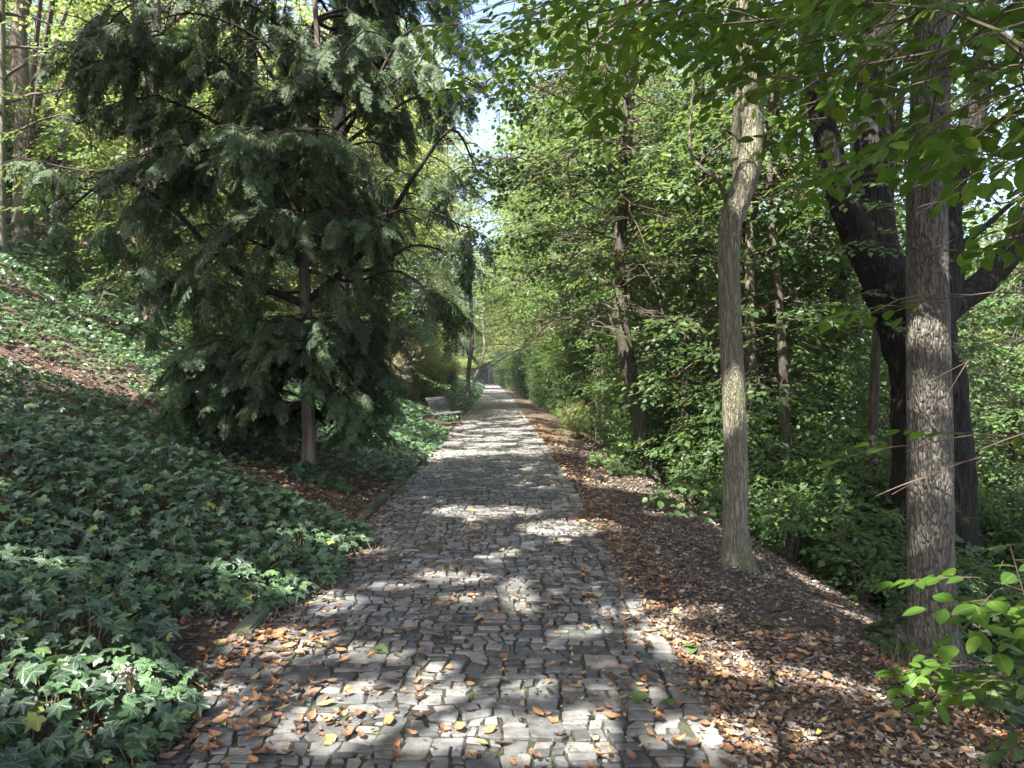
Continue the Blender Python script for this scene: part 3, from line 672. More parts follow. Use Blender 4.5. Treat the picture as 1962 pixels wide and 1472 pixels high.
litter(g, (-4.4, -1.4, 2.2, 10.6), 700, lambda x, y: np.where(ivy_cover(x, y) < .15, .8, .1) * ((x - pc(y)) < -HW), (.6, 1.6), .5, .015, tm=CH)
litter(g, (-1.9, -1.2, 2.2, 10), 500, lambda x, y: .5 * np.exp(-((x - pc(y) + HW) / .12) ** 2), (.5, 1.3), .4, .01, tm=CH)
litter(g, (-1.75, 1.3, 2.0, 10), 900, lambda x, y: .32 * (np.abs(x - pc(y)) < HW), (.25, .8), .3, .006, tm=CH)
litter(g, (-11, -5, 6, 14), 260, lambda x, y: np.where(ivy_cover(x, y) < .15, .8, .05), (1.2, 2.6), .5, .02, tm=CH)
litter(g, (-30, -3, 14, 40), 40, lambda x, y: np.where(ivy_cover(x, y) < .15, .8, .0) * ((x - pc(y)) < -HW), (2.5, 5), .5, .02, tm=CH)
tag(g.build('leaf_mulch', [M_duff]), 'crumbled brown leaf litter and bark chips covering the bare soil', 'leaf litter', kind='stuff')
# twigs
g = Geo()
for k in range(230):
    side = rng.random() < .78
    y = rng.uniform(2.6, 12) if side else rng.uniform(7.8, 10.2); s = (HW + rng.uniform(0, 2.6)) if side else -(HW + rng.uniform(.1, 2.0)); x = s + pc(y)
    L_ = rng.uniform(.08, .45); a = rng.uniform(0, 3.14); t = np.linspace(-.5, .5, 5)
    X = x + t * L_ * math.cos(a) + rng.normal(0, .006, 5); Y = y + t * L_ * math.sin(a) + rng.normal(0, .006, 5)
    tv, tf = tube(np.stack([X, Y, surf(X, Y) + .018 + rng.random() * .02 + t * rng.normal(0, .06)], -1), np.linspace(.004, .0018, 5) * rng.uniform(.6, 1.5), 4); g.add(tv, tf)
tag(g.build('fallen_twigs', [M_twig]), 'thin dead twigs lying among the leaf litter', 'twigs', kind='stuff')
# a few still green fallen leaves
g = Geo(); GL = leaf8(.11, .08, .3, .3)
for u, v in ((715, 1252), (1310, 1008 + 240), (1240, 1340), (1500, 1175), (1560, 1180), (1620, 1185), (1330, 1250), (1290, 1365), (1075, 1045), (1455, 1205)):
    p = hit(u, v); a = rng.uniform(0, 6.28)
    Vv, Fv = scatter(GL[0], GL[1], frames(np.array([[math.cos(a), math.sin(a), .1]]), tilt=.2), p[None] + [0, 0, .025], np.array([rng.uniform(.7, 1.1)])); g.add(Vv, Fv)
tag(g.build('green_fallen_leaves', [M_lime]), 'a few still green leaves lying on the setts and the brown litter', 'fallen leaves', kind='stuff')
print('ground done')
# ================================================================== TREES: helpers
def uvtrunk(pts, Y, n=60, flare=1.25, seg=28, amp=.05, ridge=.10, dY=0.0, sink=.25):
    """pts: (u, v, width in px) from the foot up, all at depth Y (+ dY per metre of height)"""
    C = []; r = []
    z0 = P(*pts[0][:2], Y)[2]
    for u, v, w in pts:
        p = P(u, v, Y); yy = Y + dY * (p[2] - z0); C.append(P(u, v, yy)); r.append(w / 2 / F * yy)
    foot = C[0].copy(); foot[2] = zg(foot[0], foot[1])
    C = [foot - [0, 0, sink]] + C; r = [r[0] * flare] + r
    pp, rr = smooth_poly(C, r, n)
    h = pp[:, 2] - foot[2]
    rr = rr * (1 + (flare - 1) * np.exp(-np.clip(h, 0, None) / .12))
    tv = tube(pp, rr, seg, amp, ridge=ridge); Vv = tv[0].reshape(n, seg, 3); th = np.linspace(0, 2 * np.pi, seg, endpoint=False); ph = rng.uniform(0, 6)
    lob = .5 + .5 * np.cos(4 * th + ph) + .35 * np.cos(7 * th + 2 * ph)
    k = 1 + .28 * np.clip(lob, 0, 2)[None] * np.exp(-np.clip(h, -.3, None) / .16)[:, None] * (flare > 1.12)
    Vv = pp[:, None] + (Vv - pp[:, None]) * k[..., None]
    return (Vv.reshape(-1, 3), tv[1]), pp, rr, foot
def trunk_child(root, foot, tv, mat):
    g = Geo(); g.add(*tv); return g.build('trunk', [mat], parent=root, smooth=True, loc=list(foot))
def wood_child(root, foot, name, pts, r0, r1, mat, seg=12, amp=.05, n=24):
    pp, rr = smooth_poly(pts, np.linspace(r0, r1, len(pts)), n)
    g = Geo(); g.add(*tube(pp, rr, seg, amp)); return g.build(name, [mat], parent=root, smooth=True, loc=list(foot)), pp, rr

# ---------------------------------------------------------------- yew
def make_frond(L=.30):
    V = []; d0 = []
    k = 18
    for i in range(k):
        t = i / k; side = 1 if i % 2 else -1
        x = .02 + t * L; z = -.5 * x * x
        sl = (.085 * (1 - .7 * t) + .03) * rng.uniform(.8, 1.1); a = side * rng.uniform(.7, 1.0) * (1 - .3 * t)
        if i == k - 1: a = 0
        dx, dy = math.cos(a), math.sin(a); dz = rng.uniform(-.7, -.1)
        for q in np.arange(.010, sl, .0165):
            o = np.array([x + dx * q, dy * q, z + dz * q - 1.2 * q * q])
            for s2 in (-1, 1):
                b = a + s2 * rng.uniform(.75, 1.1); ln = rng.uniform(.022, .034)
                dr = np.array([math.cos(b), math.sin(b), rng.uniform(-.35, .15)])
                w = np.array([dx, dy, dz]) * .0085
                V.append([o - w, o + w, o + dr * ln])
    return np.array(V).reshape(-1, 3), np.arange(len(V) * 3).reshape(-1, 3), L
FR = [make_frond() for _ in range(5)]
yf = hit(592, 918)
YY = yf[1]
yew = rooted('yew_tree', yf, 'dark green yew with drooping sprays and a reddish brown trunk beside the path', 'tree')
(tv), pp, rr, foot = uvtrunk([(592, 905, 27), (592, 830, 25), (590, 740, 23), (588, 640, 22), (585, 560, 22), (583, 470, 19), (592, 380, 15), (604, 280, 13), (612, 150, 11), (605, 0, 9), (598, -150, 6)], YY, 70, 1.15, 26, .10, .05)
trunk_child(yew, yf, tv, M_yewbark)
gy = Geo(); fpos = []; fdir = []
def yew_bough(pts, r, reach=(.45, .95), dens=1.15, hang=1.0, part=True, start=.12):
    pp, rr = smooth_poly(pts, np.linspace(r, r * .2, len(pts)), 22)
    if part:
        g = Geo(); g.add(*tube(pp, rr, 10, .06)); g.build('limb', [M_yewlimb], parent=yew, smooth=True, loc=list(yf))
    else: gy.add(*tube(pp, rr, 5), 1)
    seg = np.linalg.norm(np.diff(pp, axis=0), axis=1); cs = np.concatenate([[0], np.cumsum(seg)]); L = cs[-1]
    side = 1
    for q in np.arange(start * L, L, .155 / dens):
        side = -side; p = np.array([np.interp(q, cs, pp[:, k]) for k in range(3)]); i = min(20, int(q / L * 21)); t = pp[i + 1] - pp[i]
        az = math.atan2(t[1], t[0]) + side * rng.uniform(.5, 1.4); tl = rng.uniform(*reach) * (1 - .4 * q / L)
        b = bough(p, az, rng.uniform(-.1, .25), tl, droop=rng.uniform(.5, .9) * hang, n=6)
        gy.add(*tube(b, np.linspace(.009, .003, 6), 4), 1)
        ns = max(3, int(tl / .062))
        for s in range(ns):
            f = (s + 1) / ns; k = min(4, int(f * 5)); a = b[k] + (b[min(5, k + 1)] - b[k]) * (f * 5 - k)
            dd = b[min(5, k + 1)] - b[max(0, k - 1)]; a2 = math.atan2(dd[1], dd[0]) + rng.uniform(-1, 1) * (1 if s < ns - 1 else .15)
            fpos.append(a); fdir.append([math.cos(a2), math.sin(a2), -rng.uniform(.3, 2.2) * hang])
    for q in np.arange(max(start, .35) * L, L, .42 / dens):   # hanging branchlets
        p = np.array([np.interp(q, cs, pp[:, k]) for k in range(3)]); az = rng.uniform(0, 6.28); tl = rng.uniform(.35, 1.0) * hang; off = rng.uniform(.05, .6)
        b = np.array([p, p + [math.cos(az) * off * .6, math.sin(az) * off * .6, -.02], p + [math.cos(az) * off, math.sin(az) * off, -tl * .45], p + [math.cos(az) * off * 1.12, math.sin(az) * off * 1.12, -tl]]); b, _ = smooth_poly(b, np.ones(4), 7)
        if b[-1, 2] < zg(b[-1, 0], b[-1, 1]) + .3: continue
        gy.add(*tube(b, np.linspace(.006, .002, 7), 3), 1)
        for s in range(2, 7):
            for _ in range(2): a2 = rng.uniform(0, 6.28); fpos.append(b[s] + rng.normal(0, .02, 3)); fdir.append([math.cos(a2), math.sin(a2), -rng.uniform(.5, 1.8)])
    fpos.append(pp[-1]); fdir.append(pp[-1] - pp[-3])
def pl(*a): return [P(u, v, YY + dy) for u, v, dy in a]
yew_bough(pl((588, 585, 0), (500, 548, -.2), (410, 482, -.5), (330, 400, -.8), (230, 345, -1.0), (110, 420, -1.2)), .05, start=.35)
yew_bough(pl((592, 575, 0), (680, 500, -.1), (745, 420, -.3), (800, 330, -.5), (870, 250, -.6), (915, 330, -.6)), .05, start=.35)
yew_bough(pl((585, 430, 0), (500, 320, -.2), (420, 240, -.3), (300, 190, -.5), (150, 240, -.6)), .04, start=.3)
yew_bough(pl((592, 400, 0), (560, 220, .1), (490, 90, .2), (430, -40, .3)), .04)
yew_bough(pl((598, 380, 0), (650, 280, -.2), (720, 160, -.4), (790, 60, -.5), (880, 50, -.5)), .04, start=.3)
yew_bough(pl((600, 260, 0), (460, 140, -.3), (310, 70, -.4), (210, 140, -.5)), .035, start=.3)
yew_bough(pl((600, 500, 0), (700, 520, .4), (800, 470, .5), (890, 500, .6)), .03, start=.3)
yew_bough(pl((585, 520, 0), (470, 400, .6), (330, 310, 1.0), (180, 330, 1.3), (30, 300, 1.4)), .04, start=.4)
yew_bough(pl((600, 200, 0), (700, 60, .2), (800, -60, .4), (890, -40, .5)), .035, start=.3)
yew_bough(pl((600, 330, 0), (700, 250, .6), (820, 180, 1.0), (900, 170, 1.2)), .035, start=.3)
yew_bough(pl((600, 340, 0), (610, 250, -.9), (600, 260, -1.8)), .03, start=.3)
yew_bough(pl((600, 420, 0), (640, 400, -.8), (680, 420, -1.5)), .03, start=.3, part=False)
yew_bough(pl((590, 450, 0), (540, 400, -.8), (480, 420, -1.6)), .03, start=.3, part=False)
yew_bough(pl((590, 470, 0), (600, 430, -.6), (590, 440, -1.1)), .03, start=.3, part=False)
for (u0, v0, pts_) in ((588, 560, [(480, 560, .3), (380, 520, .6), (260, 540, .8)]), (595, 520, [(680, 540, -.4), (760, 520, -.7), (850, 590, -.9)]), (585, 500, [(500, 470, -.7), (400, 430, -1.1), (300, 470, -1.3)]), (600, 470, [(690, 430, -.9), (800, 400, -1.0), (900, 440, -1.0)]),
                      (600, 300, [(700, 200, -.5), (830, 130, -.8), (930, 180, -1.0)]), (590, 330, [(450, 280, -.8), (300, 290, -1.0), (170, 380, -1.1)]), (600, 100, [(430, -10, -.4), (260, 10, -.7), (150, 130, -.8)]), (590, 200, [(500, 80, -.6), (380, 30, -.9), (250, 60, -1)]), (600, 240, [(640, 120, -1), (700, 60, -1.5)]), (590, 350, [(520, 250, -1.2), (450, 250, -1.8)]), (595, 420, [(560, 340, 1.0), (480, 300, 1.9)]), (595, 440, [(660, 400, 1.0), (760, 330, 1.9)])):
    yew_bough(pl((u0, v0, 0), *pts_), .026, start=.25, dens=1.0)
for k in range(30):   # the hidden upper tiers
    z = rng.uniform(3.6, 9.0); az = rng.uniform(0, 6.28); o = np.array([np.interp(z, pp[:, 2], pp[:, 0]), YY, z]); Lb = 2.9 * (1 - (z - 3.6) / 7.5) * rng.uniform(.7, 1.05)
    if math.sin(az) < -.3: Lb *= .62
    b = bough(o, az, rng.uniform(.2, .6), Lb, droop=.35, n=7); yew_bough(b, .03, part=False, start=.2, dens=1.1)
for k in range(19):   # the skirt of low sprays
    z = rng.uniform(1.15, 2.6); az = k * 2.4 + rng.uniform(-.2, .2); o = np.array([np.interp(z, pp[:, 2], pp[:, 0]), YY, z])
    Lb = (1.25 + .55 * max(0, -math.cos(az)) - .25 * max(0, math.cos(az))) * rng.uniform(.85, 1.1)
    if math.sin(az) < -.55: Lb *= .6; z = rng.uniform(2.0, 2.5); o[2] = z
    Lb *= rng.uniform(.75, 1.15)
    b = bough(o, az, rng.uniform(-.15, .35), Lb, droop=rng.uniform(.3, .75), n=7, wob=.12); yew_bough(b, .018, reach=(.3, .7), part=False, dens=1.3, hang=.6, start=.12)
fpos = np.array(fpos); fdir = np.array(fdir)
zz = fpos[:, 2]; xx = fpos[:, 0] - foot[0]; yy_ = fpos[:, 1] - YY
gapm = (zz > 2.55) & (zz < 3.35 + .25 * np.abs(xx)) & (np.abs(xx + .3) < 1.2) & (rng.random(len(zz)) < .6)
gapm |= (np.abs(xx) < .26) & (yy_ < .2) & ((zz < 1.8) | ((zz > 2.5) & (zz < 3.3) & (rng.random(len(zz)) < .6)))
gapm |= (zz < .75) & (xx > -.5) 
clump = fbm(fpos[:, 0] * 2.2 + 9, zz * 1.3, 131) + .25 * (fbm(fpos[:, 1] * 1.8, zz * 1.8, 133) - .5)
gapm |= (clump < .45) & (zz > 2.4)
fpos = fpos[~gapm]; fdir = fdir[~gapm]
fs = rng.uniform(.75, 1.15, len(fpos)); w = rng.integers(0, 5, len(fpos))
# keep the trunk free at its foot
for k in range(5):
    m = w == k; V_, F_ = scatter(FR[k][0], FR[k][1], frames(fdir[m], tilt=.25), fpos[m], fs[m]); gy.add(V_, F_, 0)
gy.build('crown', [M_yew, M_yewlimb], parent=yew, loc=list(yf))
print('yew fronds', len(fpos))

# ---------------------------------------------------------------- generic crowns for hero trees
def hero_crown(root, foot, boughs, r0, sprays, mat, twm, prune=True, **kw):
    g = Geo(); n = foliate(boughs, g, sprays, r0, prune=prune, **kw)
    return g.build('crown', [mat, twm], parent=root, loc=list(foot))
def at_z(pp, z): return np.array([np.interp(z, pp[:, 2], pp[:, 0]), np.interp(z, pp[:, 2], pp[:, 1]), z])
def radial(pp, zr, n, Lf, el=(.2, .6), droop=.25):
    out = []
    for k in range(n):
        z = zr[0] + (zr[1] - zr[0]) * (k + .5) / n; az = k * 2.4 + rng.uniform(-.4, .4)
        out.append(bough(at_z(pp, z), az, rng.uniform(*el), Lf(z) * rng.uniform(.75, 1.15), droop=droop, n=9))
    return out

# kinked ash
fC = hit(1412, 1086); YC = fC[1]
tC = rooted('ash_tree', fC, 'smooth grey-green trunk with an S-shaped kink halfway up, growing from bare litter', 'tree')
tv, pC, rC, _ = uvtrunk([(1413, 1070, 54), (1410, 1000, 46), (1411, 900, 46), (1407, 780, 45), (1401, 680, 44), (1397, 560, 42), (1396, 480, 42), (1400, 425, 42), (1417, 375, 46), (1434, 320, 44), (1441, 250, 40), (1438, 160, 36), (1428, 60, 30), (1420, -60, 27), (1410, -260, 22), (1400, -500, 14)], YC, 110, 1.2, 36, .05, .05)
trunk_child(tC, fC, tv, M_ash)
wood_child(tC, fC, 'limb', [P(1392, 395, YC), P(1372, 345, YC), P(1345, 325, YC), P(1322, 290, YC + .3), P(1325, 200, YC + .5), P(1335, 60, YC + .6)], .020, .009, M_bark)
wood_child(tC, fC, 'limb', [P(1410, 395, YC + .25), P(1411, 330, YC + .3), P(1409, 250, YC + .35), P(1413, 150, YC + .4), P(1400, 30, YC + .5)], .045, .03, M_bark)
hero_crown(tC, fC, radial(pC, (5.2, 8.3), 16, lambda z: 2.9), [.035] * 16, SP_lime, M_wood, M_twig)

# near straight ash
fD = hit(1800, 1316); YD = fD[1]
tD = rooted('ash_tree', fD, 'straight rugged trunk standing nearest on the right, flecked with sunlight', 'tree')
tv, pD, rD, _ = uvtrunk([(1797, 1290, 92), (1791, 1200, 82), (1786, 1050, 80), (1783, 900, 79), (1780, 740, 77), (1777, 600, 74), (1774, 450, 72), (1775, 300, 70), (1780, 150, 66), (1785, 0, 62), (1790, -250, 54), (1800, -700, 36), (1805, -1100, 18)], YD, 120, 1.28, 44, .03, .07)
trunk_child(tD, fD, tv, M_ash2)
hero_crown(tD, fD, radial(pD, (4.4, 7.2), 16, lambda z: 2.7), [.035] * 16, SP_near, M_beech, M_twig)

# dark forked oak
YO = 8.8; fO = P(1790, 1150, YO); fO[2] = zg(fO[0], fO[1])
tO = rooted('oak_tree', fO, 'massive almost black trunk forking into heavy limbs behind the nearest trunk', 'tree')
tv, pO, rO, _ = uvtrunk([(1795, 1120, 170), (1788, 1000, 142), (1785, 850, 132), (1778, 720, 128), (1757, 640, 130), (1735, 580, 130), (1705, 530, 116)], YO, 60, 1.2, 44, .07, .12)
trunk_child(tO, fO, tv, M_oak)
def oaklimb(pts, w0, w1, dy=0):
    k = len(pts); return wood_child(tO, fO, 'limb', [P(u, v, YO + dy * i / k) for i, (u, v) in enumerate(pts)], w0 / 2 / F * YO, w1 / 2 / F * YO, M_oak, 24, .08, 40)
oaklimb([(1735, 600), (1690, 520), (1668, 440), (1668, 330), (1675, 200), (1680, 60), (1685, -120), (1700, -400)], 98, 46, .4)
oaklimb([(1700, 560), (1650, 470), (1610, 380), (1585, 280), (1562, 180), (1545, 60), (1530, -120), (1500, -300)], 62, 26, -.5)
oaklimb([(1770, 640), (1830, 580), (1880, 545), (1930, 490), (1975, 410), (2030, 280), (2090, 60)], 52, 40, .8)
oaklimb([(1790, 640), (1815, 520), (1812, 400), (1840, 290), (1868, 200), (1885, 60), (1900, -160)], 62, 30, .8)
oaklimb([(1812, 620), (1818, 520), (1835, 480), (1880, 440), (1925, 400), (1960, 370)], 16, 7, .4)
ob = []
for base, n in ((P(1685, -100, 9.2), 6), (P(1530, -100, 8.4), 6), (P(2060, 150, 9.5), 6), (P(1890, -50, 9.4), 5)):
    for k in range(n): ob.append(bough(base + [0, 0, rng.uniform(-.4, 1.2)], k * 6.28 / n + rng.uniform(-.4, .4), rng.uniform(.1, .7), rng.uniform(1.6, 2.8), .25, 9))
for u, v in ((1640, 470), (1690, 560), (1650, 400), (1660, 300), (1700, 450), (1720, 620), (1690, 350)):
    ob.append(bough(P(u, v, YO - .35), rng.uniform(-2.6, -.4), rng.uniform(0, .4), rng.uniform(.45, .75), .4, 6))
hero_crown(tO, fO, ob, [.03] * 23 + [.006] * 7, SP_mid, M_wood, M_twig, tw_len=(.3, .6))

# lime with low boughs over the path
fL = hit(1243, 918); YL = fL[1]
tL = rooted('lime_tree', fL, 'slender curving trunk with leafy boughs hanging low over the right of the path', 'tree')
tv, pL, rL, _ = uvtrunk([(1243, 905, 31), (1228, 830, 28), (1215, 760, 28), (1203, 690, 28), (1190, 600, 26), (1186, 500, 24), (1193, 380, 22), (1203, 250, 20), (1205, 100, 18), (1200, -80, 14), (1195, -250, 9)], YL, 70, 1.2, 24, .06, .05)
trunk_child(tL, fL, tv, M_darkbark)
lb = []; lr = []
for k in range(64):
    z = 2.3 + 5.9 * (k + .5) / 64; az = k * 2.4 + rng.uniform(-.3, .3)
    if z < 2.9 and -2.6 < math.atan2(math.sin(az), math.cos(az)) < -.9: continue
    toward = max(0, math.cos(az - math.radians(215)))
    L_ = (1.5 + 1.5 * toward) * rng.uniform(.8, 1.15) * (1 if z < 6 else .75)
    lb.append(bough(at_z(pL, z), az, rng.uniform(.1, .8), L_, rng.uniform(.3, .7), 9, wob=.14)); lr.append(.022)
for z_, a_ in ((4.6, 200), (5.2, 175), (5.8, 215), (6.4, 190), (7.0, 160), (7.4, 205), (7.9, 180), (8.3, 225), (5.5, 150), (6.8, 235)):
    lb.append(bough(at_z(pL, z_), R(a_), rng.uniform(.3, .6), 3.3, .35, 10, wob=.14)); lr.append(.028)
hero_crown(tL, fL, lb, lr, SP_lime, M_lime, M_twig, start=.22, tw_step=.24, sp_step=.22)

# leaning trunk by the path
fN = hit(1116, 816); YN = fN[1]
tN = rooted('leaning_tree', fN, 'dark leaning trunk beside the path edge, bent to the right above a pale dry clump', 'tree')
tv, pN, rN, _ = uvtrunk([(1117, 805, 34), (1128, 780, 31), (1143, 740, 27), (1156, 690, 24), (1158, 620, 21), (1150, 540, 19), (1155, 440, 17), (1150, 300, 14), (1150, 120, 9)], YN, 50, 1.15, 20, .06, .05)
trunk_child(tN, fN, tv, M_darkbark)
hero_crown(tN, fN, radial(pN, (2.0, 11), 46, lambda z: 2.9, el=(-.1, 1.0), droop=.5) + [bough(at_z(pN, z_), R(a_), .5, 3.6, .3, 9, wob=.12) for z_, a_ in ((5, 200), (6, 170), (7, 190), (8, 215), (9, 180), (9.5, 160), (10.5, 200), (6.5, 230), (8.5, 150), (10, 240))], [.03] * 56, SP_mid, M_wood, M_twig, prune=False)

# low beech boughs reaching in at the top right from a tree just out of view
fB = np.array([4.6, 2.1, float(zg(4.6, 2.1))])
tB = rooted('beech_tree', fB, 'beech whose dark twigs and broad leaves hang across the top right corner', 'tree')
pB, rB = smooth_poly([fB - [0, 0, .3], fB + [.05, .02, 1.5], fB + [-.05, .1, 3.6], fB + [.1, .1, 6], fB + [0, .2, 9]], [.2, .17, .14, .1, .04], 50)
trunk_child(tB, fB, tube(pB, rB, 24, .05, ridge=.03), M_ash)
bb = []; br = []
def bb_add(pts, r, Y0, Y1):
    k = len(pts) - 1; q = [P(u, v, Y0 + (Y1 - Y0) * i / k) for i, (u, v) in enumerate(pts)]; o = at_z(pB, min(5.2, q[0][2] + .35)); p_, _ = smooth_poly([o] + q, np.ones(len(q) + 1), 14); bb.append(p_); br.append(r)
bb_add([(2050, 180), (1962, 85), (1890, 55), (1800, 20), (1680, 10)], .022, 2.7, 3.2)
bb_add([(2060, 230), (1960, 90), (1880, 72), (1770, 105), (1640, 128), (1500, 160)], .020, 2.9, 3.4)
bb_add([(2080, 40), (1930, -20), (1750, 0), (1560, 30), (1380, 50)], .020, 3.0, 3.8)
bb_add([(2080, -40), (1800, -60), (1500, -40), (1250, 10), (1060, 40)], .022, 3.1, 4.4)
bb_add([(2080, 600), (1990, 560), (1900, 560), (1790, 575)], .012, 2.6, 3.2)
bb_add([(2080, 260), (1980, 210), (1900, 230), (1830, 300)], .012, 2.8, 3.3)
bb_add([(2080, -120), (1700, -120), (1400, -60), (1180, 20)], .02, 3.5, 5.2)
bb_add([(2090, 820), (2000, 815), (1930, 840), (1850, 830)], .010, 2.6, 3.3)
bb_add([(2080, 150), (1900, 130), (1700, 180), (1560, 240)], .016, 3.2, 4.2)
bb_add([(2080, -60), (1850, 10), (1650, 60), (1450, 110), (1320, 150)], .018, 3.6, 4.8)
bb_add([(2080, 10), (1860, -30), (1640, -20), (1440, 20), (1200, 80)], .018, 3.3, 4.2)
bb_add([(2080, -160), (1600, -150), (1250, -60), (1050, 20), (930, 80)], .018, 4.2, 6.5)
bb_add([(2080, -200), (1500, -120), (1200, -30), (1080, 90), (1000, 160)], .018, 4.6, 7.2)
bb_add([(2080, 330), (1990, 300), (1930, 330), (1890, 390)], .012, 3.4, 3.9)
g = Geo(); foliate(bb, g, SP_near, br, tw_step=.24, tw_len=(.12, .28), sp_step=.22, sscale=(.75, 1.1), prune=True, start=.30, sdroop=.25, tilt=.2)
for k in range(14):
    z = rng.uniform(3.4, 8.6); b = [bough(at_z(pB, z), k * 2.4, rng.uniform(.2, .6), rng.uniform(1.6, 2.6), .25, 9)]
    if z < 5.0 and math.cos(k * 2.4) < .2: continue
    foliate(b, g, SP_mid, [.03], prune=True)
g.build('crown', [M_beech, M_twig], parent=tB, loc=list(fB))

# beech seedling, lower right
def sapling(fpos, label, stems, mat, sprays, n_b, Lr, cat='sapling', name='beech_sapling', prune=False, r=.008, zmin=.25, tint=None, tilt=.2, ss=(.8, 1.1), sd=.12):
    root = rooted(name, fpos, label, cat); g = Geo(); gs = Geo(); bs = []
    for (dx, dy, h) in stems:
        p_, r_ = smooth_poly([fpos - [0, 0, .05], fpos + np.array([dx * .35, dy * .35, h * .45]), fpos + np.array([dx, dy, h])], [r, r * .8, r * .35], 20)
        gs.add(*tube(p_, r_, 8, .03))
        for k in range(n_b):
            z = fpos[2] + h * (zmin + (1 - zmin) * (k + .5) / n_b); bs.append(bough(at_z(p_, z), k * 2.4 + rng.uniform(-.4, .4), rng.uniform(.05, .45), Lr * rng.uniform(.7, 1.15) * (1.1 - .5 * (k + .5) / n_b), .35, 6))
    gs.build('stem', [M_twig], parent=root, smooth=True, loc=list(fpos))
    foliate(bs, g, sprays, [r * .4] * len(bs), tw_step=.2, tw_len=(.25, .5), sp_step=.2, sscale=ss, prune=prune, start=.3, tilt=tilt, sdroop=sd)
    g.build('crown', [mat, M_twig], parent=root, loc=list(fpos)); return root
def gp(x, y): return np.array([x, y, float(zg(x, y))])
sapling(gp(2.62, 3.35), 'beech seedling with broad ribbed leaves in front of the nearest trunk, lower right', [(-.30, -.05, 1.15), (.15, -.05, 1.0)], M_beech, SP_near, 6, .40)
sapling(gp(3.25, 3.9), 'leafy seedling at the right edge behind the ribbed-leaf beech seedling', [(0, 0, 1.3)], M_lime, SP_near, 7, .42)
sapling(gp(2.35, 2.95), 'low seedling tuft at the bottom right corner of the litter', [(.15, -.05, .36)], M_lime, SP_near, 4, .22)
for (x, y, hh, lab) in ((2.75, 5.1, .35, 'tiny green seedling in the litter left of the nearest trunk foot'), (2.95, 4.65, .3, 'low green seedling hugging the nearest trunk foot'), (2.1, 9.0, .6, 'knee-high seedling beyond the kinked trunk on the brow of the slope'), (1.65, 12.5, .55, 'seedling at the foot of the slender curving trunk')):
    sapling(gp(x, y), lab, [(.03, 0, hh), (-.06, .05, hh * .7)], M_lime, SP_lime, 4, .25, name='seedling', r=.004)

# ---------------------------------------------------------------- shade trees left of and behind the viewpoint, crowns set out to dapple the path
def shade_tree(f, h, label, crown_c, crown_r, n_lim, mat, name, dens):
    f = np.array([f[0], f[1], float(zg(*f))]); root = rooted(name, f, label, 'tree', 'tall trees whose crowns close over the path')
    top = np.array(crown_c); p_, r_ = smooth_poly([f - [0, 0, .3], f + [.05, .05, h * .3], f + [0, .1, h * .6], np.array([f[0] * .7 + top[0] * .3, f[1] * .7 + top[1] * .3, top[2]])], [.24, .2, .16, .08], 40)
    trunk_child(root, f, tube(p_, r_, 20, .05), M_bark)
    g = Geo()
    for k in range(n_lim):
        a = k / n_lim * 6.28 + rng.uniform(-.2, .2); q = top + np.array([math.cos(a) * crown_r[0] * .85, math.sin(a) * crown_r[1] * .85, rng.uniform(-.4, .4)])
        o = at_z(p_, h * rng.uniform(.55, .8)); l_, lr_ = smooth_poly([o, (o + q) / 2 + [0, 0, .4], q], [.08, .05, .015], 14); g.add(*tube(l_, lr_, 7), 1)
    n = int(dens * crown_r[0] * crown_r[1] * 3.14); th = rng.uniform(0, 6.28, n); rr = np.sqrt(rng.random(n))
    pos = top + np.stack([np.cos(th) * rr * crown_r[0], np.sin(th) * rr * crown_r[1], rng.normal(0, crown_r[2], n)], -1)
    a = rng.uniform(0, 6.28, n); put_sprays(g, SP_shade, pos, np.stack([np.cos(a), np.sin(a), rng.normal(-.1, .2, n)], -1), rng.uniform(.8, 1.2, n), prune=True, tilt=.35, twigs=True, twr=.004)
    g.build('crown', [mat, M_twig], parent=root, loc=list(f))
DN = 33
shade_tree((-5.2, -3.0), 8.2, 'tall lime behind the viewpoint shading the ivy and setts', (-3.2, -1.6, 8.6), (3.6, 3.2, .45), 7, M_wood, 'lime_tree', DN)
shade_tree((2.9, -2.6), 8.4, 'tall lime behind the viewpoint shading the litter strip', (2.0, -1.0, 8.8), (3.6, 3.2, .45), 7, M_wood, 'lime_tree', DN)
shade_tree((-9.5, 2.2), 9.5, 'tall lime on the bank left of the viewpoint', (-7.5, 2.2, 11.0), (3.6, 3.6, .5), 7, M_wood, 'lime_tree', DN)
shade_tree((-10.5, -4.0), 9.5, 'tall lime higher on the bank behind the viewpoint', (-8.5, -3.6, 11.2), (3.6, 3.4, .5), 7, M_wood, 'lime_tree', DN)
shade_tree((6.8, 1.2), 9.0, 'tall lime on the slope right of the viewpoint', (5.2, 3.2, 9.2), (3.8, 3.4, .45), 7, M_wood, 'lime_tree', DN)
shade_tree((-8.2, 6.6), 9.8, 'tall lime on the bank left of the yew', (-3.4, 4.6, 10.6), (4.0, 3.4, .45), 8, M_wood, 'lime_tree', DN * .9)
shade_tree((-10.6, 11.0), 10, 'tall lime on the ivy bank shading the path near the bench', (-6.2, 11.6, 11.6), (4.0, 3.4, .45), 7, M_wood, 'lime_tree', 24)
shade_tree((-12.0, 17.4), 10, 'tall lime higher on the ivy bank shading the path past the bench', (-6.8, 16.8, 13.2), (4.0, 3.4, .45), 7, M_wood, 'lime_tree', 24)
shade_tree((-2.9, -5.2), 8.8, 'tall lime directly behind the viewpoint', (-1.1, 1.6, 9.4), (3.0, 2.8, .45), 7, M_wood, 'lime_tree', DN)
CLEAR = False
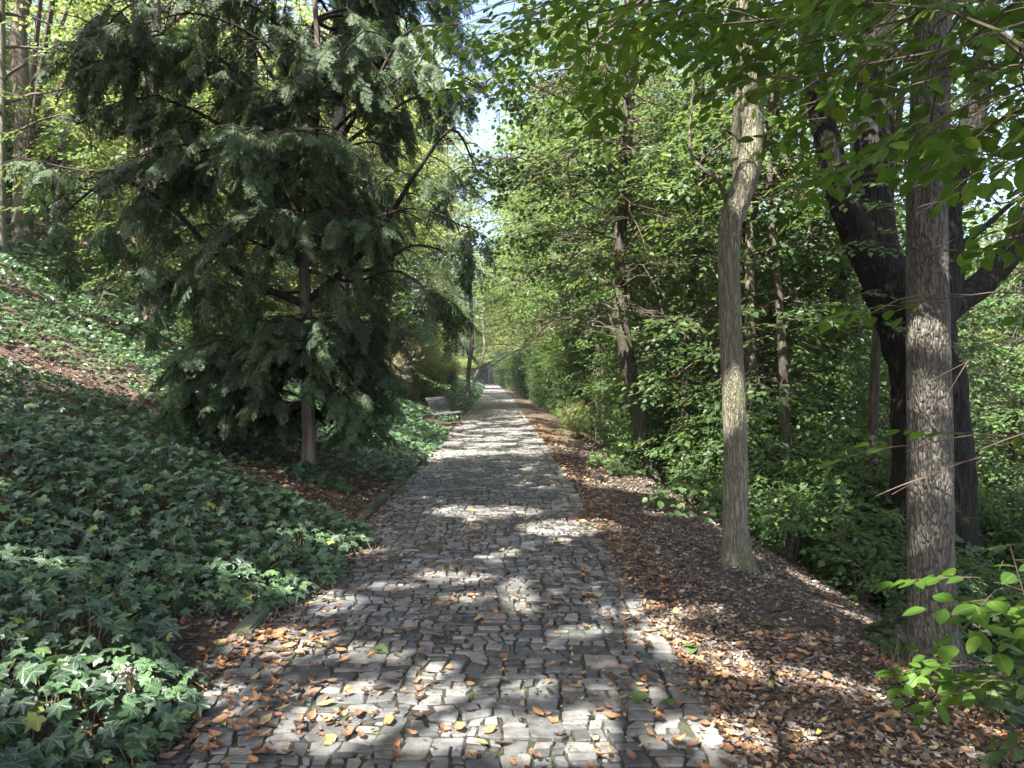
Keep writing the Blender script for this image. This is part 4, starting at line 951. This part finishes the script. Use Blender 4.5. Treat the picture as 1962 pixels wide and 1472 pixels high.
# ================================================================== WOODLAND BACKGROUND
def proto_tree(name, label, cat, h, r, zr, nb, L0, sprays, mat, bark=None, lean=.7, group=None, crown_top=.6, seg=12, kw={}):
    root = rooted(name, (0, 0, 0), label, cat, group)
    c = [[0, 0, -.4], [rng.uniform(-.1, .1), rng.uniform(-.1, .1), h * .3], [rng.uniform(-1, 1) * lean, rng.uniform(-1, 1) * lean, h * .65], [rng.uniform(-1, 1) * lean * 1.5, rng.uniform(-1, 1) * lean * 1.5, h]]
    p_, r_ = smooth_poly(c, [r * 1.2, r, r * .7, r * .15], 30); g = Geo(); g.add(*tube(p_, r_, seg, .05)); g.build('trunk', [bark or M_bark], parent=root, smooth=True)
    bs = []
    for k in range(nb):
        f = (k + .5) / nb; z = h * (zr[0] + (zr[1] - zr[0]) * f); bs.append(bough(at_z(p_, z), k * 2.4 + rng.uniform(-.7, .7), rng.uniform(-.1, 1.05), L0 * (1 - (1 - crown_top) * f ** 2) * rng.uniform(.5, 1.25), rng.uniform(.2, .7), 8, wob=.16))
    g = Geo(); k2 = dict(tw_step=.32, tw_len=(.3, .6), sp_step=.28, sscale=(.95, 1.4), prune=False, start=.2, twigs=False, seg=4); k2.update(kw)
    n = foliate(bs, g, sprays, [r * .28] * nb, **k2); g.build('crown', [mat, M_twig], parent=root)
    return root
def bush(name, label, cat, h, rad, n_st, n_sp, sprays, mat, group=None, twigm=None, low=.05, ss=(.8, 1.3)):
    root = rooted(name, (0, 0, 0), label, cat, group); gs = Geo(); pos = []; dr = []
    for k in range(n_st):
        a = k * 2.4; d = np.array([math.cos(a), math.sin(a), 0]) * rad * rng.uniform(.3, .95); hh = h * rng.uniform(.7, 1.05)
        p_, r_ = smooth_poly([[d[0] * .08, d[1] * .08, -.1], d * .4 + [0, 0, hh * .6], d + [0, 0, hh]], [.018, .012, .004], 9); gs.add(*tube(p_, r_, 4))
        for s in range(n_sp):
            t = low + (1 - low) * rng.random() ** .8; i = t * 8; i0 = min(7, int(i)); q = p_[i0] + (p_[i0 + 1] - p_[i0]) * (i - i0)
            a2 = rng.uniform(0, 6.28); e = rng.uniform(0, .35) * rad; pos.append(q + [math.cos(a2) * e, math.sin(a2) * e, rng.normal(0, .08)]); dr.append([math.cos(a2), math.sin(a2), rng.uniform(-.45, .25)])
    gs.build('stem', [twigm or M_twig], parent=root)
    g = Geo(); put_sprays(g, sprays, np.array(pos), np.array(dr), rng.uniform(*ss, len(pos)), prune=False, tilt=.3, twigs=False); g.build('crown', [mat], parent=root)
    return root
def put(proto, spots, first=True):
    """spots: (x, y, scale, label or None)"""
    out = []
    for k, sp in enumerate(spots):
        x, y, s = sp[:3]; o = proto if (k == 0 and first) else copy_tree(proto)
        o.location = (x, y, float(zg(x, y))); o.scale = (s * rng.uniform(.9, 1.1),) * 2 + (s * rng.uniform(.92, 1.1),); o.rotation_euler = (0, 0, rng.uniform(0, 6.28))
        if len(sp) > 3 and sp[3]: o['label'] = sp[3]
        out.append(o)
    return out
GR = 'slender trees standing in the thicket down the slope on the right'
pA = proto_tree('slender_tree', 'slender dark-stemmed tree in the green thicket down the slope on the right', 'tree', 9.5, .09, (.1, 1), 80, 2.3, SP_mid, M_shadeleaf, group=GR)
pB2 = proto_tree('slender_tree', 'slender dark-stemmed tree in the green thicket down the slope on the right', 'tree', 8.0, .06, (.06, 1), 76, 2.0, SP_mid, M_wood, group=GR)
put(pA, [ (4.2, 12.5, 1), (6.6, 14.5, 1.1), (4.0, 18.5, 1.1), (7.6, 19, 1.2), (11.5, 23, 1.3), (5.0, 25, 1.2)])
put(pB2, [(4.4, 15.4, 1), (5.8, 17.0, 1.1), (9.0, 26, 1.4), (4.8, 22.5, 1), (14, 20, 1.3)])
GT = 'tall trees beyond the thicket on the right'
pC1 = proto_tree('tall_tree', 'tall pale green tree beyond the thicket on the right', 'tree', 14, .16, (.06, 1), 90, 3.6, SP_big, M_wood, group=GT, kw=dict(tw_step=.38, sp_step=.36, sscale=(1.1, 1.6)))
put(pC1, [(14, 19.5, .9), (18, 20, .9), (6.5, 31, .9), (11, 38, 1.1), (28, 26, 1.1), (34, 36, 1.3), (42, 44, 1.5), (40, 60, 1.6), (28, 60, 1.5), (16, 60, 1.5), (17, 27, 1), (22, 24, 1.1), (12, 31, 1.05), (19, 36, 1.2), (26, 33, 1.2), (8, 36, 1), (30, 42, 1.3), (14, 43, 1.2), (22, 48, 1.3), (36, 52, 1.4)])
GM = 'sunlit yellow-green maples on the hillside behind the yew'
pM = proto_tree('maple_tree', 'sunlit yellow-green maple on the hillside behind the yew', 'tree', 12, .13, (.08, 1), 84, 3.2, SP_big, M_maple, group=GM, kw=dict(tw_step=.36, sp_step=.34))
put(pM, [(-14.5, 14.0, .8), (-9.2, 23.5, .9), (-6.2, 30.5, .9), (-23, 27, 1.2), (-30, 40, 1.5), (-16, 46, 1.5), (-22, 52, 1.6), (-34, 56, 1.8), (-15.5, 19, .9), (-11, 21, 1.0), (-20, 24, 1.1), (-13, 28, 1.1), (-7.6, 27, .95), (-18, 34, 1.2), (-10, 37, 1.2), (-26, 32, 1.3)])
GD = 'darker trees on the hillside behind the yew'
pE = copy_tree(pA); pE['group'] = GD; pE['label'] = 'dark green tree on the hillside behind the yew'; pE.name = 'hillside_tree'
put(pE, [(-19, 44, 1.6), (-28, 48, 1.7), (-10.5, 33, 1.3), (-8.5, 43, 1.3), (-8.6, 16.5, 1.0), (-17, 17.5, .9), (-4.6, 26, 1.0), (-22, 20, 1.1), (-15, 40, 1.4), (-6, 34, 1.2)])
GF = 'trees closing over the far end of the path'
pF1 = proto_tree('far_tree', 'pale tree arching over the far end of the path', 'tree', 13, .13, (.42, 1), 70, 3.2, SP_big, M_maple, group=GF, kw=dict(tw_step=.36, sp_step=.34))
put(pF1, [(-5.6, 31.0, 1.1), (-8.0, 33, 1.3), (-8.5, 44, 1.6), (3.2, 46, 1.6), (-9.5, 54, 1.9), (-12, 80, 2.4), (6, 84, 2.4), (-16, 125, 2.8), (4, 130, 2.8), (-6, 245, 3.2), (2.4, 52, 1.1), (1.9, 60, 1.3), (1.4, 70, 1.3), (-3, 235, 1.8), (4, 230, 1.8), (-18, 230, 1.8), (12, 240, 1.8), (-10.5, 68, 1.1), (1.5, 80, 1.1), (-9, 92, 1.1), (1, 105, 1.2), (-12, 120, 1.3), (-3.5, 215, 1.6), (-10, 225, 1.6), (-1, 150, 1.3), (-15, 170, 1.4)])
pF2 = proto_tree('far_tree', 'dark green tree arching over the far end of the path', 'tree', 13, .14, (.42, 1), 70, 3.3, SP_big, M_wood, group=GF, kw=dict(tw_step=.36, sp_step=.34))
put(pF2, [(2.9, 23, 1.1), (2.7, 30, 1.1), (4.2, 33, 1.25), (3.4, 26, 1.0), (3.2, 20.5, .8), (2.8, 38, 1.1), (3.4, 42, 1.4), (3.0, 46, 1.3),(6.2, 30, 1.25), (6, 40, 1.5), (6.5, 54, 1.7), (4.5, 48, .9), (6, 70, 1), (-4.5, 140, 1.1), (4, 95, 1), (5.2, 38, .8)])
# understory
GU = 'leafy shrubs filling the slope on the right'
u1 = bush('understory_shrub', 'leafy green shrub filling the slope on the right', 'shrub', 2.9, 1.25, 18, 46, SP_mid, M_shadeleaf, group=GU)
spots = []
for (x, y, s) in ( (5.0, 10.2, .8), (6.4, 9.6, .8), (3.5, 11.6, .7), (4.6, 12.3, .9), (6.0, 12.8, 1), (3.5, 14.2, .8), (4.9, 15, 1), (6.4, 16, 1.1), (3.9, 17.0, .9),
                  (5, 18.8, 1.2), (4.0, 19.8, 1.0), (4.8, 22, 1.3), (7.6, 22.5, 1.5), (4.2, 23.6, 1.1), (7.0, 8.2, .7), (6.3, 27, 1.6), (9.6, 30, 1.8), (14, 28, 1.9), (16, 22, 1.7)):
    spots.append((x, y, s))
put(u1, spots)
GP = 'slim dark poles rising from the thicket on the right'
pP = proto_tree('pole_tree', 'slim dark pole-like trunk rising from the thicket on the right', 'tree', 11, .07, (.55, 1), 20, 1.7, SP_mid, M_shadeleaf, bark=M_darkbark, lean=.5, group=GP)
put(pP, [(4.3, 11.0, .9), (5.2, 10.2, 1), (4.6, 13.2, 1), (6.6, 11.6, 1), (3.1, 12.9, .9), (7.9, 10.2, 1), (2.9, 17.8, 1.1), (2.6, 21.5, 1.1), (6.2, 13.8, 1.1), (9.6, 11, 1)])
for (x, y, s, r_) in ((-6.5, 172, 1.7, 0), (-2.5, 168, 1.6, 0), (1.5, 160, 1.7, 0), (-9.5, 165, 1.8, 0), (-5, 190, 2.2, 0), (-13, 150, 2.0, 0)):
    o_ = put(pC1, [(x, y, s, 'leafy tree closing the far end of the path')], first=False)[0]; o_['group'] = 'trees closing off the far end of the path'; o_.name = 'distant_tree'
GB = 'low leafy shrubs along the brow of the slope on the right'
u5 = bush('low_shrub', 'low ragged leafy shrub along the brow of the slope on the right', 'shrub', 1.15, .7, 9, 11, SP_mid, M_wood, group=GB, ss=(.7, 1.15))
put(u5, [(3.9, 7.9, .8), (4.9, 7.5, .9), (3.5, 8.9, .8), (5.8, 8.2, 1.1), (4.4, 8.6, 1), (4.2, 9.5, 1.2), (5.2, 9.2, 1.2), (3.2, 10.2, .8), (2.9, 11.6, .8), (6.6, 7.2, 1.1), (5.9, 6.6, .9), (2.7, 13.6, .9), (2.5, 15.5, .8), (2.45, 17.5, .9), (4.1, 6.9, .6)])
GS = 'sunlit pale green shrubs lower down the slope on the right'
u4 = bush('sunlit_shrub', 'sunlit pale green shrub lower down the slope on the right', 'shrub', 2.6, 1.25, 16, 34, SP_mid, M_maple, group=GS)  # pale maple leaf tone puts the bright sunlit look into the colour
put(u4, [(8.4, 9.8, .8), (9.8, 12.2, 1), (8.0, 13.2, .9), (11.5, 14.5, 1.1), (8.8, 16.4, 1.1), (13, 18, 1.3), (10.4, 19, 1.3), (8.6, 19.8, 1.2), (12.4, 22.5, 1.5), (15, 22, 1.5), (16.5, 17, 1.3), (7.2, 17.5, 1), (17, 26, 1.7)])
GH = 'dense dark shrubs hedging the right side of the path further on'
u2 = bush('hedge_shrub', 'dense dark shrub hedging the right side of the path further on', 'shrub', 4.2, 1.35, 20, 50, SP_mid, M_shadeleaf, group=GH)
put(u2, [(2.5, 27.5, .8), (2.5, 31, .9), (2.4, 35, .9), (2.3, 39.5, .95), (2.1, 44.5, .95), (1.9, 50, .95), (1.6, 56, .95), (1.3, 64, .95), (.8, 74, 1.0), (.3, 86, 1.0), (-.7, 102, 1.0), (-2.0, 125, 1.1), (-3.2, 148, 1.1), (-5.0, 152, 1.2), (-6.6, 149, 1.2), (-4.2, 160, 1.6), (-8.0, 158, 1.8), (3.2, 29, 1.1), (3.4, 36, 1.3)])
for (x, y, s) in ((-7.0, 16.5, .5), (-15.5, 19.5, 1), (-9.0, 24.5, .9), (-11, 25, 1.1), (-17.5, 20, 1.1), (-18, 16, 1.0), (-16.5, 13.5, .9), (-6.6, 28, 1), (-9, 31, 1.2), (-14, 31, 1.3), (-19, 28, 1.3), (-7, 36, 1.2), (-10, 41, 1.4), (-15, 37, 1.5), (-21, 38, 1.6), (-7.6, 48, 1.5), (-12, 50, 1.7), (-27, 36, 1.6)):
    o_ = put(u1, [(x, y, s, 'leafy shrub scattered on the hillside behind the yew')], first=False)[0]; o_['group'] = 'shrubs on the hillside behind the yew'; o_.name = 'hillside_shrub'
GLs = 'shrubs lining the left side of the path beyond the bench'
u3 = bush('path_shrub', 'light green shrub lining the left side of the path beyond the bench', 'shrub', 2.4, 1.1, 16, 34, SP_mid, M_maple, group=GLs)
put(u3, [(-3.9, 30, .75), (-3.9, 33, .7), (-4.6, 50, .95), (-5.8, 59, 1.1), (-7.6, 60, 1.5), (-9, 72, 1.8), (-8.6, 83, 1.7), (-11, 96, 2.2), (-7.5, 118, 1.6), (-9, 135, 2.2), (-4.8, 28.5, .85), (-5.2, 32, .95), (-4.3, 35, .75), (-4.7, 40, .85), (-4.9, 46, .9), (-5.4, 54, 1.0), (-6.2, 64, 1.1), (-7.2, 76, 1.2), (-8.4, 90, 1.3), (-10, 110, 1.4)])
# buff twiggy shrubs
def twiggy(name, label, pos, h, rad, n_st, mat_t, mat_l, leaves=14, seedl=SP_mid, ls=(.3, .5)):
    root = rooted(name, pos, label, 'shrub'); gs = Geo(); lp = []; ld = []
    for k in range(n_st):
        a = rng.uniform(0, 6.28); d = np.array([math.cos(a), math.sin(a), 0]) * rad * rng.uniform(.2, 1); hh = h * rng.uniform(.6, 1.05)
        p_, r_ = smooth_poly([[d[0] * .1, d[1] * .1, -.05], d * .45 + [0, 0, hh * .6], d + [0, 0, hh]], [.014, .009, .004], 9); gs.add(*tube(p_, r_, 3))
        for s in range(9):
            i0 = rng.integers(2, 9); q = p_[i0]; b = bough(q, rng.uniform(0, 6.28), rng.uniform(.1, 1.1), rng.uniform(.2, .55), .1, 5, .15); gs.add(*tube(b, np.linspace(.006, .002, 5), 3))
            if rng.random() < leaves / 14: lp.append(b[-1]); ld.append(b[-1] - b[-2]); lp.append(b[2]); ld.append(b[3] - b[1] + rng.normal(0, .05, 3))
    gs.build('stem', [mat_t], parent=root); g = Geo(); put_sprays(g, seedl, np.array(lp), np.array(ld), rng.uniform(*ls, len(lp)), prune=False, tilt=.5, twigs=False); g.build('crown', [mat_l], parent=root); return root
pb_ = hit(822, 818)
twiggy('bare_shrub', 'pinkish buff twiggy shrub arching over the back of the bench', (-4.25, 25.3, float(zg(-4.25, 25.3))), 2.1, 1.2, 60, M_twiglight, M_twigshrub)
twiggy('bare_shrub', 'pale twiggy shrub with yellowing leaves just beyond the bench', (-3.9, 28.5, float(zg(-3.9, 28.5))), 2.8, 1.2, 45, M_twiglight, M_maple)
for (x, y, h, lab) in ((-14.6, 15.5, 2.2, 'pinkish brown bare shrub at the top of the ivy bank, behind the leftmost yew sprays'), (-12.6, 22.5, 2.4, 'buff bare shrub higher up the hillside seen through the yew'), (-17.5, 20.5, 2.6, 'brown twiggy shrub at the left edge above the ivy bank'), (-6.6, 22, 1.9, 'buff bare shrub on the litter slope behind the yew trunk')):
    twiggy('bare_shrub', lab, (x, y, float(zg(x, y))), h, 1.5, 55, M_twiglight, M_twigshrub, leaves=8)
p_ = hit(1104, 838); twiggy('dry_clump', 'pale straw-coloured clump at the path edge in front of the leaning trunk', tuple(p_), .75, .35, 40, M_twiglight, M_maple, ls=(.2, .35))
# visible trunks on the left hillside and by the far path
def far_trunk(name, label, pts, Y, mat, crown=True, cr=2.2, zr=None, nb=22, spr=SP_big, lm=M_wood):
    f = P(*pts[0][:2], Y); f[2] = zg(f[0], f[1]); root = rooted(name, f, label, 'tree')
    tv, pp_, rr_, _ = uvtrunk(pts, Y, 40, 1.15, 16, .05, .03); trunk_child(root, f, tv, mat)
    if crown:
        z0, z1 = zr or (pp_[-1, 2] * .55, pp_[-1, 2]); hero_crown(root, f, radial(pp_, (z0, z1), nb, lambda z: cr, droop=.25), [.04] * nb, spr, lm, M_twig, prune=Y < 20, tw_step=.45, sp_step=.4, twigs=False)
far_trunk('hillside_maple', 'grey trunk rising behind the top of the yew, seen between its sprays', [(655, 560, 30), (652, 300, 29), (650, 100, 27), (660, -100, 24), (665, -350, 16)], 17.5, M_oak)
far_trunk('hillside_maple', 'pale trunk at the extreme upper left corner', [(4, 330, 17), (6, 180, 16), (6, 0, 15), (0, -200, 11)], 15, M_ash, lm=M_maple)
far_trunk('hillside_maple', 'dark trunk left of the yew trunk, half hidden by its left limbs', [(292, 560, 30), (300, 400, 28), (290, 250, 26), (300, 60, 22), (300, -200, 14)], 16.5, M_bark, lm=M_maple)
far_trunk('path_tree', 'thin dark trunk at the left side of the path far beyond the bench', [(896, 742, 9), (899, 700, 8), (904, 660, 8), (903, 600, 7), (900, 480, 6), (905, 300, 4)], 48, M_bark, cr=3.4)
far_trunk('path_tree', 'pale leaning trunk at the far left bend of the path', [(909, 730, 5), (915, 712, 5), (924, 690, 4.5), (925, 600, 4), (930, 480, 3)], 75, M_ash, cr=3.5)

# ---------------------------------------------------------------- grass tufts
EXTRA_TUFT = 0
def tuft(pos, n, L, label, mat, spread=.1, name='grass_tuft', bend=.8):
    g = Geo()
    for k in range(n):
        a = rng.uniform(0, 6.28); l = L * rng.uniform(.5, 1.1); t = np.linspace(0, 1, 6); d = np.array([math.cos(a), math.sin(a)]); o = np.array([rng.normal(0, spread), rng.normal(0, spread)])
        bd = rng.uniform(.2, 1) * bend; X = o[None] + d[None] * (t ** 1.6 * l * bd)[:, None]; Z = l * (t - .55 * bd * t ** 2.2); c = np.stack([X[:, 0], X[:, 1], Z], -1); w = np.stack([-d[1] * .003 * (1 - t * .9), d[0] * .003 * (1 - t * .9), 0 * t], -1)
        V = np.concatenate([c - w, c + w]); g.add(V, np.array([[i, i + 1, i + 7, i + 6] for i in range(5)]))
    o = g.build(name, [mat]); o.location = pos; return tag(o, label, 'grass tuft')
tuft(hit(1530, 1068), 14, .42, 'thin upright grass stalks on the brow of the slope right of the kinked trunk', M_straw, .06, bend=.5)
tuft(hit(1625, 1130), 26, .38, 'arching straw-coloured grass tuft on a sunlit reddish hummock', M_straw, .07, bend=1.4)
tuft(hit(1735, 1290), 34, .30, 'dry grass tuft at the left foot of the nearest trunk', M_straw, .07)
tuft(hit(1180, 905), 30, .4, 'dry pale grass at the path edge before the slender curving trunk', M_straw, .08)
tuft(hit(1075, 850), 30, .45, 'green grass tuft spilling over the right edge of the path', M_lime, .08)
tuft(hit(880, 812), 60, .5, 'sunny pale grass in front of the bench end', M_straw, .1)
tuft(hit(1150, 890), 20, .35, 'thin green grass stems among litter by the path', M_lime, .07)

# ---------------------------------------------------------------- bench
M_slat = plain_mat('weathered_slat', (.08, .08, .085), (.17, .17, .18), 14, .6, .4, .3)
M_iron = plain_mat('dark_iron', (.02, .02, .022), (.045, .045, .05), 30, .5, .5, .2)
bpos = np.array([-2.62, 22.3, 0.02]); bench = rooted('park_bench', bpos, 'dark slatted park bench with a tall curved back facing the path', 'bench'); bench.rotation_euler = (0, 0, R(-15)); bench.scale = (.92, .92, .94)
prof_s = [(.60, .425), (.545, .445), (.485, .45), (.425, .445), (.365, .435), (.305, .425), (.245, .418), (.185, .420), (.13, .44)]
prof_b = [(.085, .485), (.06, .545), (.045, .605), (.03, .665), (.015, .725), (-.005, .785), (-.03, .845), (-.06, .90), (-.10, .95)]
def slats(prof, name):
    g = Geo()
    for i, (x, z) in enumerate(prof):
        a = np.array(prof[max(0, i - 1)]); b = np.array(prof[min(len(prof) - 1, i + 1)]); t = norm(b - a); n_ = np.array([-t[1], t[0]])
        c = [np.array([x, z]) + t * s1 * .021 + n_ * s2 * .011 for s1, s2 in ((-1, -.6), (-.85, -1), (.85, -1), (1, -.6), (1, .6), (.85, 1), (-.85, 1), (-1, .6))]
        V = np.array([[q[0], y_, q[1]] for y_ in (0, 1.9) for q in c]); g.add(V, np.array([[k, (k + 1) % 8, 8 + (k + 1) % 8, 8 + k] for k in range(8)])); 
        g.F.append((np.array([list(range(8))[::-1], list(range(8, 16))]) + g.n - 16, 0, None))
    return g.build(name, [M_slat], parent=bench)
slats(prof_s, 'seat'); slats(prof_b, 'backrest')
for y_ in (.12, .95, 1.78):
    g = Geo(); c = [(.61, .40)] + [(x - .0, z - .028) for x, z in prof_s[1:]] + [(x - .026, z - .01) for x, z in prof_b]; p3 = [[x, y_, z] for x, z in c]; q_, w_ = smooth_poly(p3, [.016] * len(p3), 30); g.add(*tube(q_, w_, 8)); g.build('frame', [M_iron], parent=bench, smooth=True)
    for xs_ in ([(.56, .42), (.50, .33), (.49, .2), (.53, .02)], [(.10, .44), (.10, .3), (.06, .15), (-.02, .02)]):
        g = Geo(); q_, w_ = smooth_poly([[x, y_, z] for x, z in xs_], [.018, .016, .014, .02], 14); g.add(*tube(q_, w_, 8)); g.build('leg', [M_iron], parent=bench, smooth=True)

# ================================================================== LIGHT, SKY, CAMERA
w = bpy.data.worlds.new('World'); scene.world = w; w.use_nodes = True; nt = w.node_tree; nt.nodes.clear()
sky = nt.nodes.new('ShaderNodeTexSky'); sky.sky_type = 'NISHITA'; sky.sun_disc = False
el = math.asin(SUN[2]); az = math.atan2(SUN[0], SUN[1]); sky.sun_elevation = el; sky.sun_rotation = az; sky.air_density = .8; sky.dust_density = 3.5; sky.ozone_density = .4
bg = nt.nodes.new('ShaderNodeBackground'); bg.inputs[1].default_value = .10; ow = nt.nodes.new('ShaderNodeOutputWorld'); nt.links.new(sky.outputs[0], bg.inputs[0]); nt.links.new(bg.outputs[0], ow.inputs[0])
sl = bpy.data.lights.new('sun', 'SUN'); sl.energy = 5.0; sl.angle = R(.5); sl.color = (1, .955, .89)
so = bpy.data.objects.new('sun', sl); COL.objects.link(so); so.rotation_euler = Vector(SUN).to_track_quat('Z', 'Y').to_euler(); so.location = (-10, -15, 30)
cam = bpy.data.cameras.new('camera'); co = bpy.data.objects.new('camera', cam); COL.objects.link(co); scene.camera = co
cam.sensor_width = 36; cam.lens = F / 1962 * 36; cam.clip_end = 2000; co.location = (0, 0, H); co.rotation_euler = (R(90) - math.atan(14 / F), 0, 0)
scene.view_settings.view_transform = 'Standard'; scene.view_settings.look = 'None'; scene.view_settings.gamma = 1; scene.view_settings.exposure = EXPO
cy = scene.cycles; cy.max_bounces = 6; cy.diffuse_bounces = 4; cy.glossy_bounces = 1; cy.transmission_bounces = 4; cy.transparent_max_bounces = 4; cy.caustics_reflective = False; cy.caustics_refractive = False
cy.sample_clamp_indirect = 6; cy.use_denoising = True; cy.use_adaptive_sampling = True; cy.adaptive_threshold = .012
try: cy.denoiser = 'OPENIMAGEDENOISE'
except Exception: pass

if HAZE:  # thin scattering volume added to give the milky lens glare
    hg = Geo(); hb = np.array([[x, y, z] for z in (-22.0, 48.0) for y in (-60.0, 320.0) for x in (-175.0, 175.0)])
    hg.add(hb, np.array([[0, 2, 3, 1], [4, 5, 7, 6], [0, 1, 5, 4], [2, 6, 7, 3], [0, 4, 6, 2], [1, 3, 7, 5]]))
    m, nt, out = newmat('glare_haze'); pv = N(nt, 'ShaderNodeVolumePrincipled'); pv.inputs['Color'].default_value = (.82, .9, 1, 1); pv.inputs['Density'].default_value = HAZE; pv.inputs['Anisotropy'].default_value = .2
    nt.links.new(pv.outputs[0], out.inputs['Volume']); tag(hg.build('haze', [m]), 'faint haze volume added for the milky glare over the wood', kind='stuff')
    cy.volume_bounces = 0; cy.volume_max_steps = 64
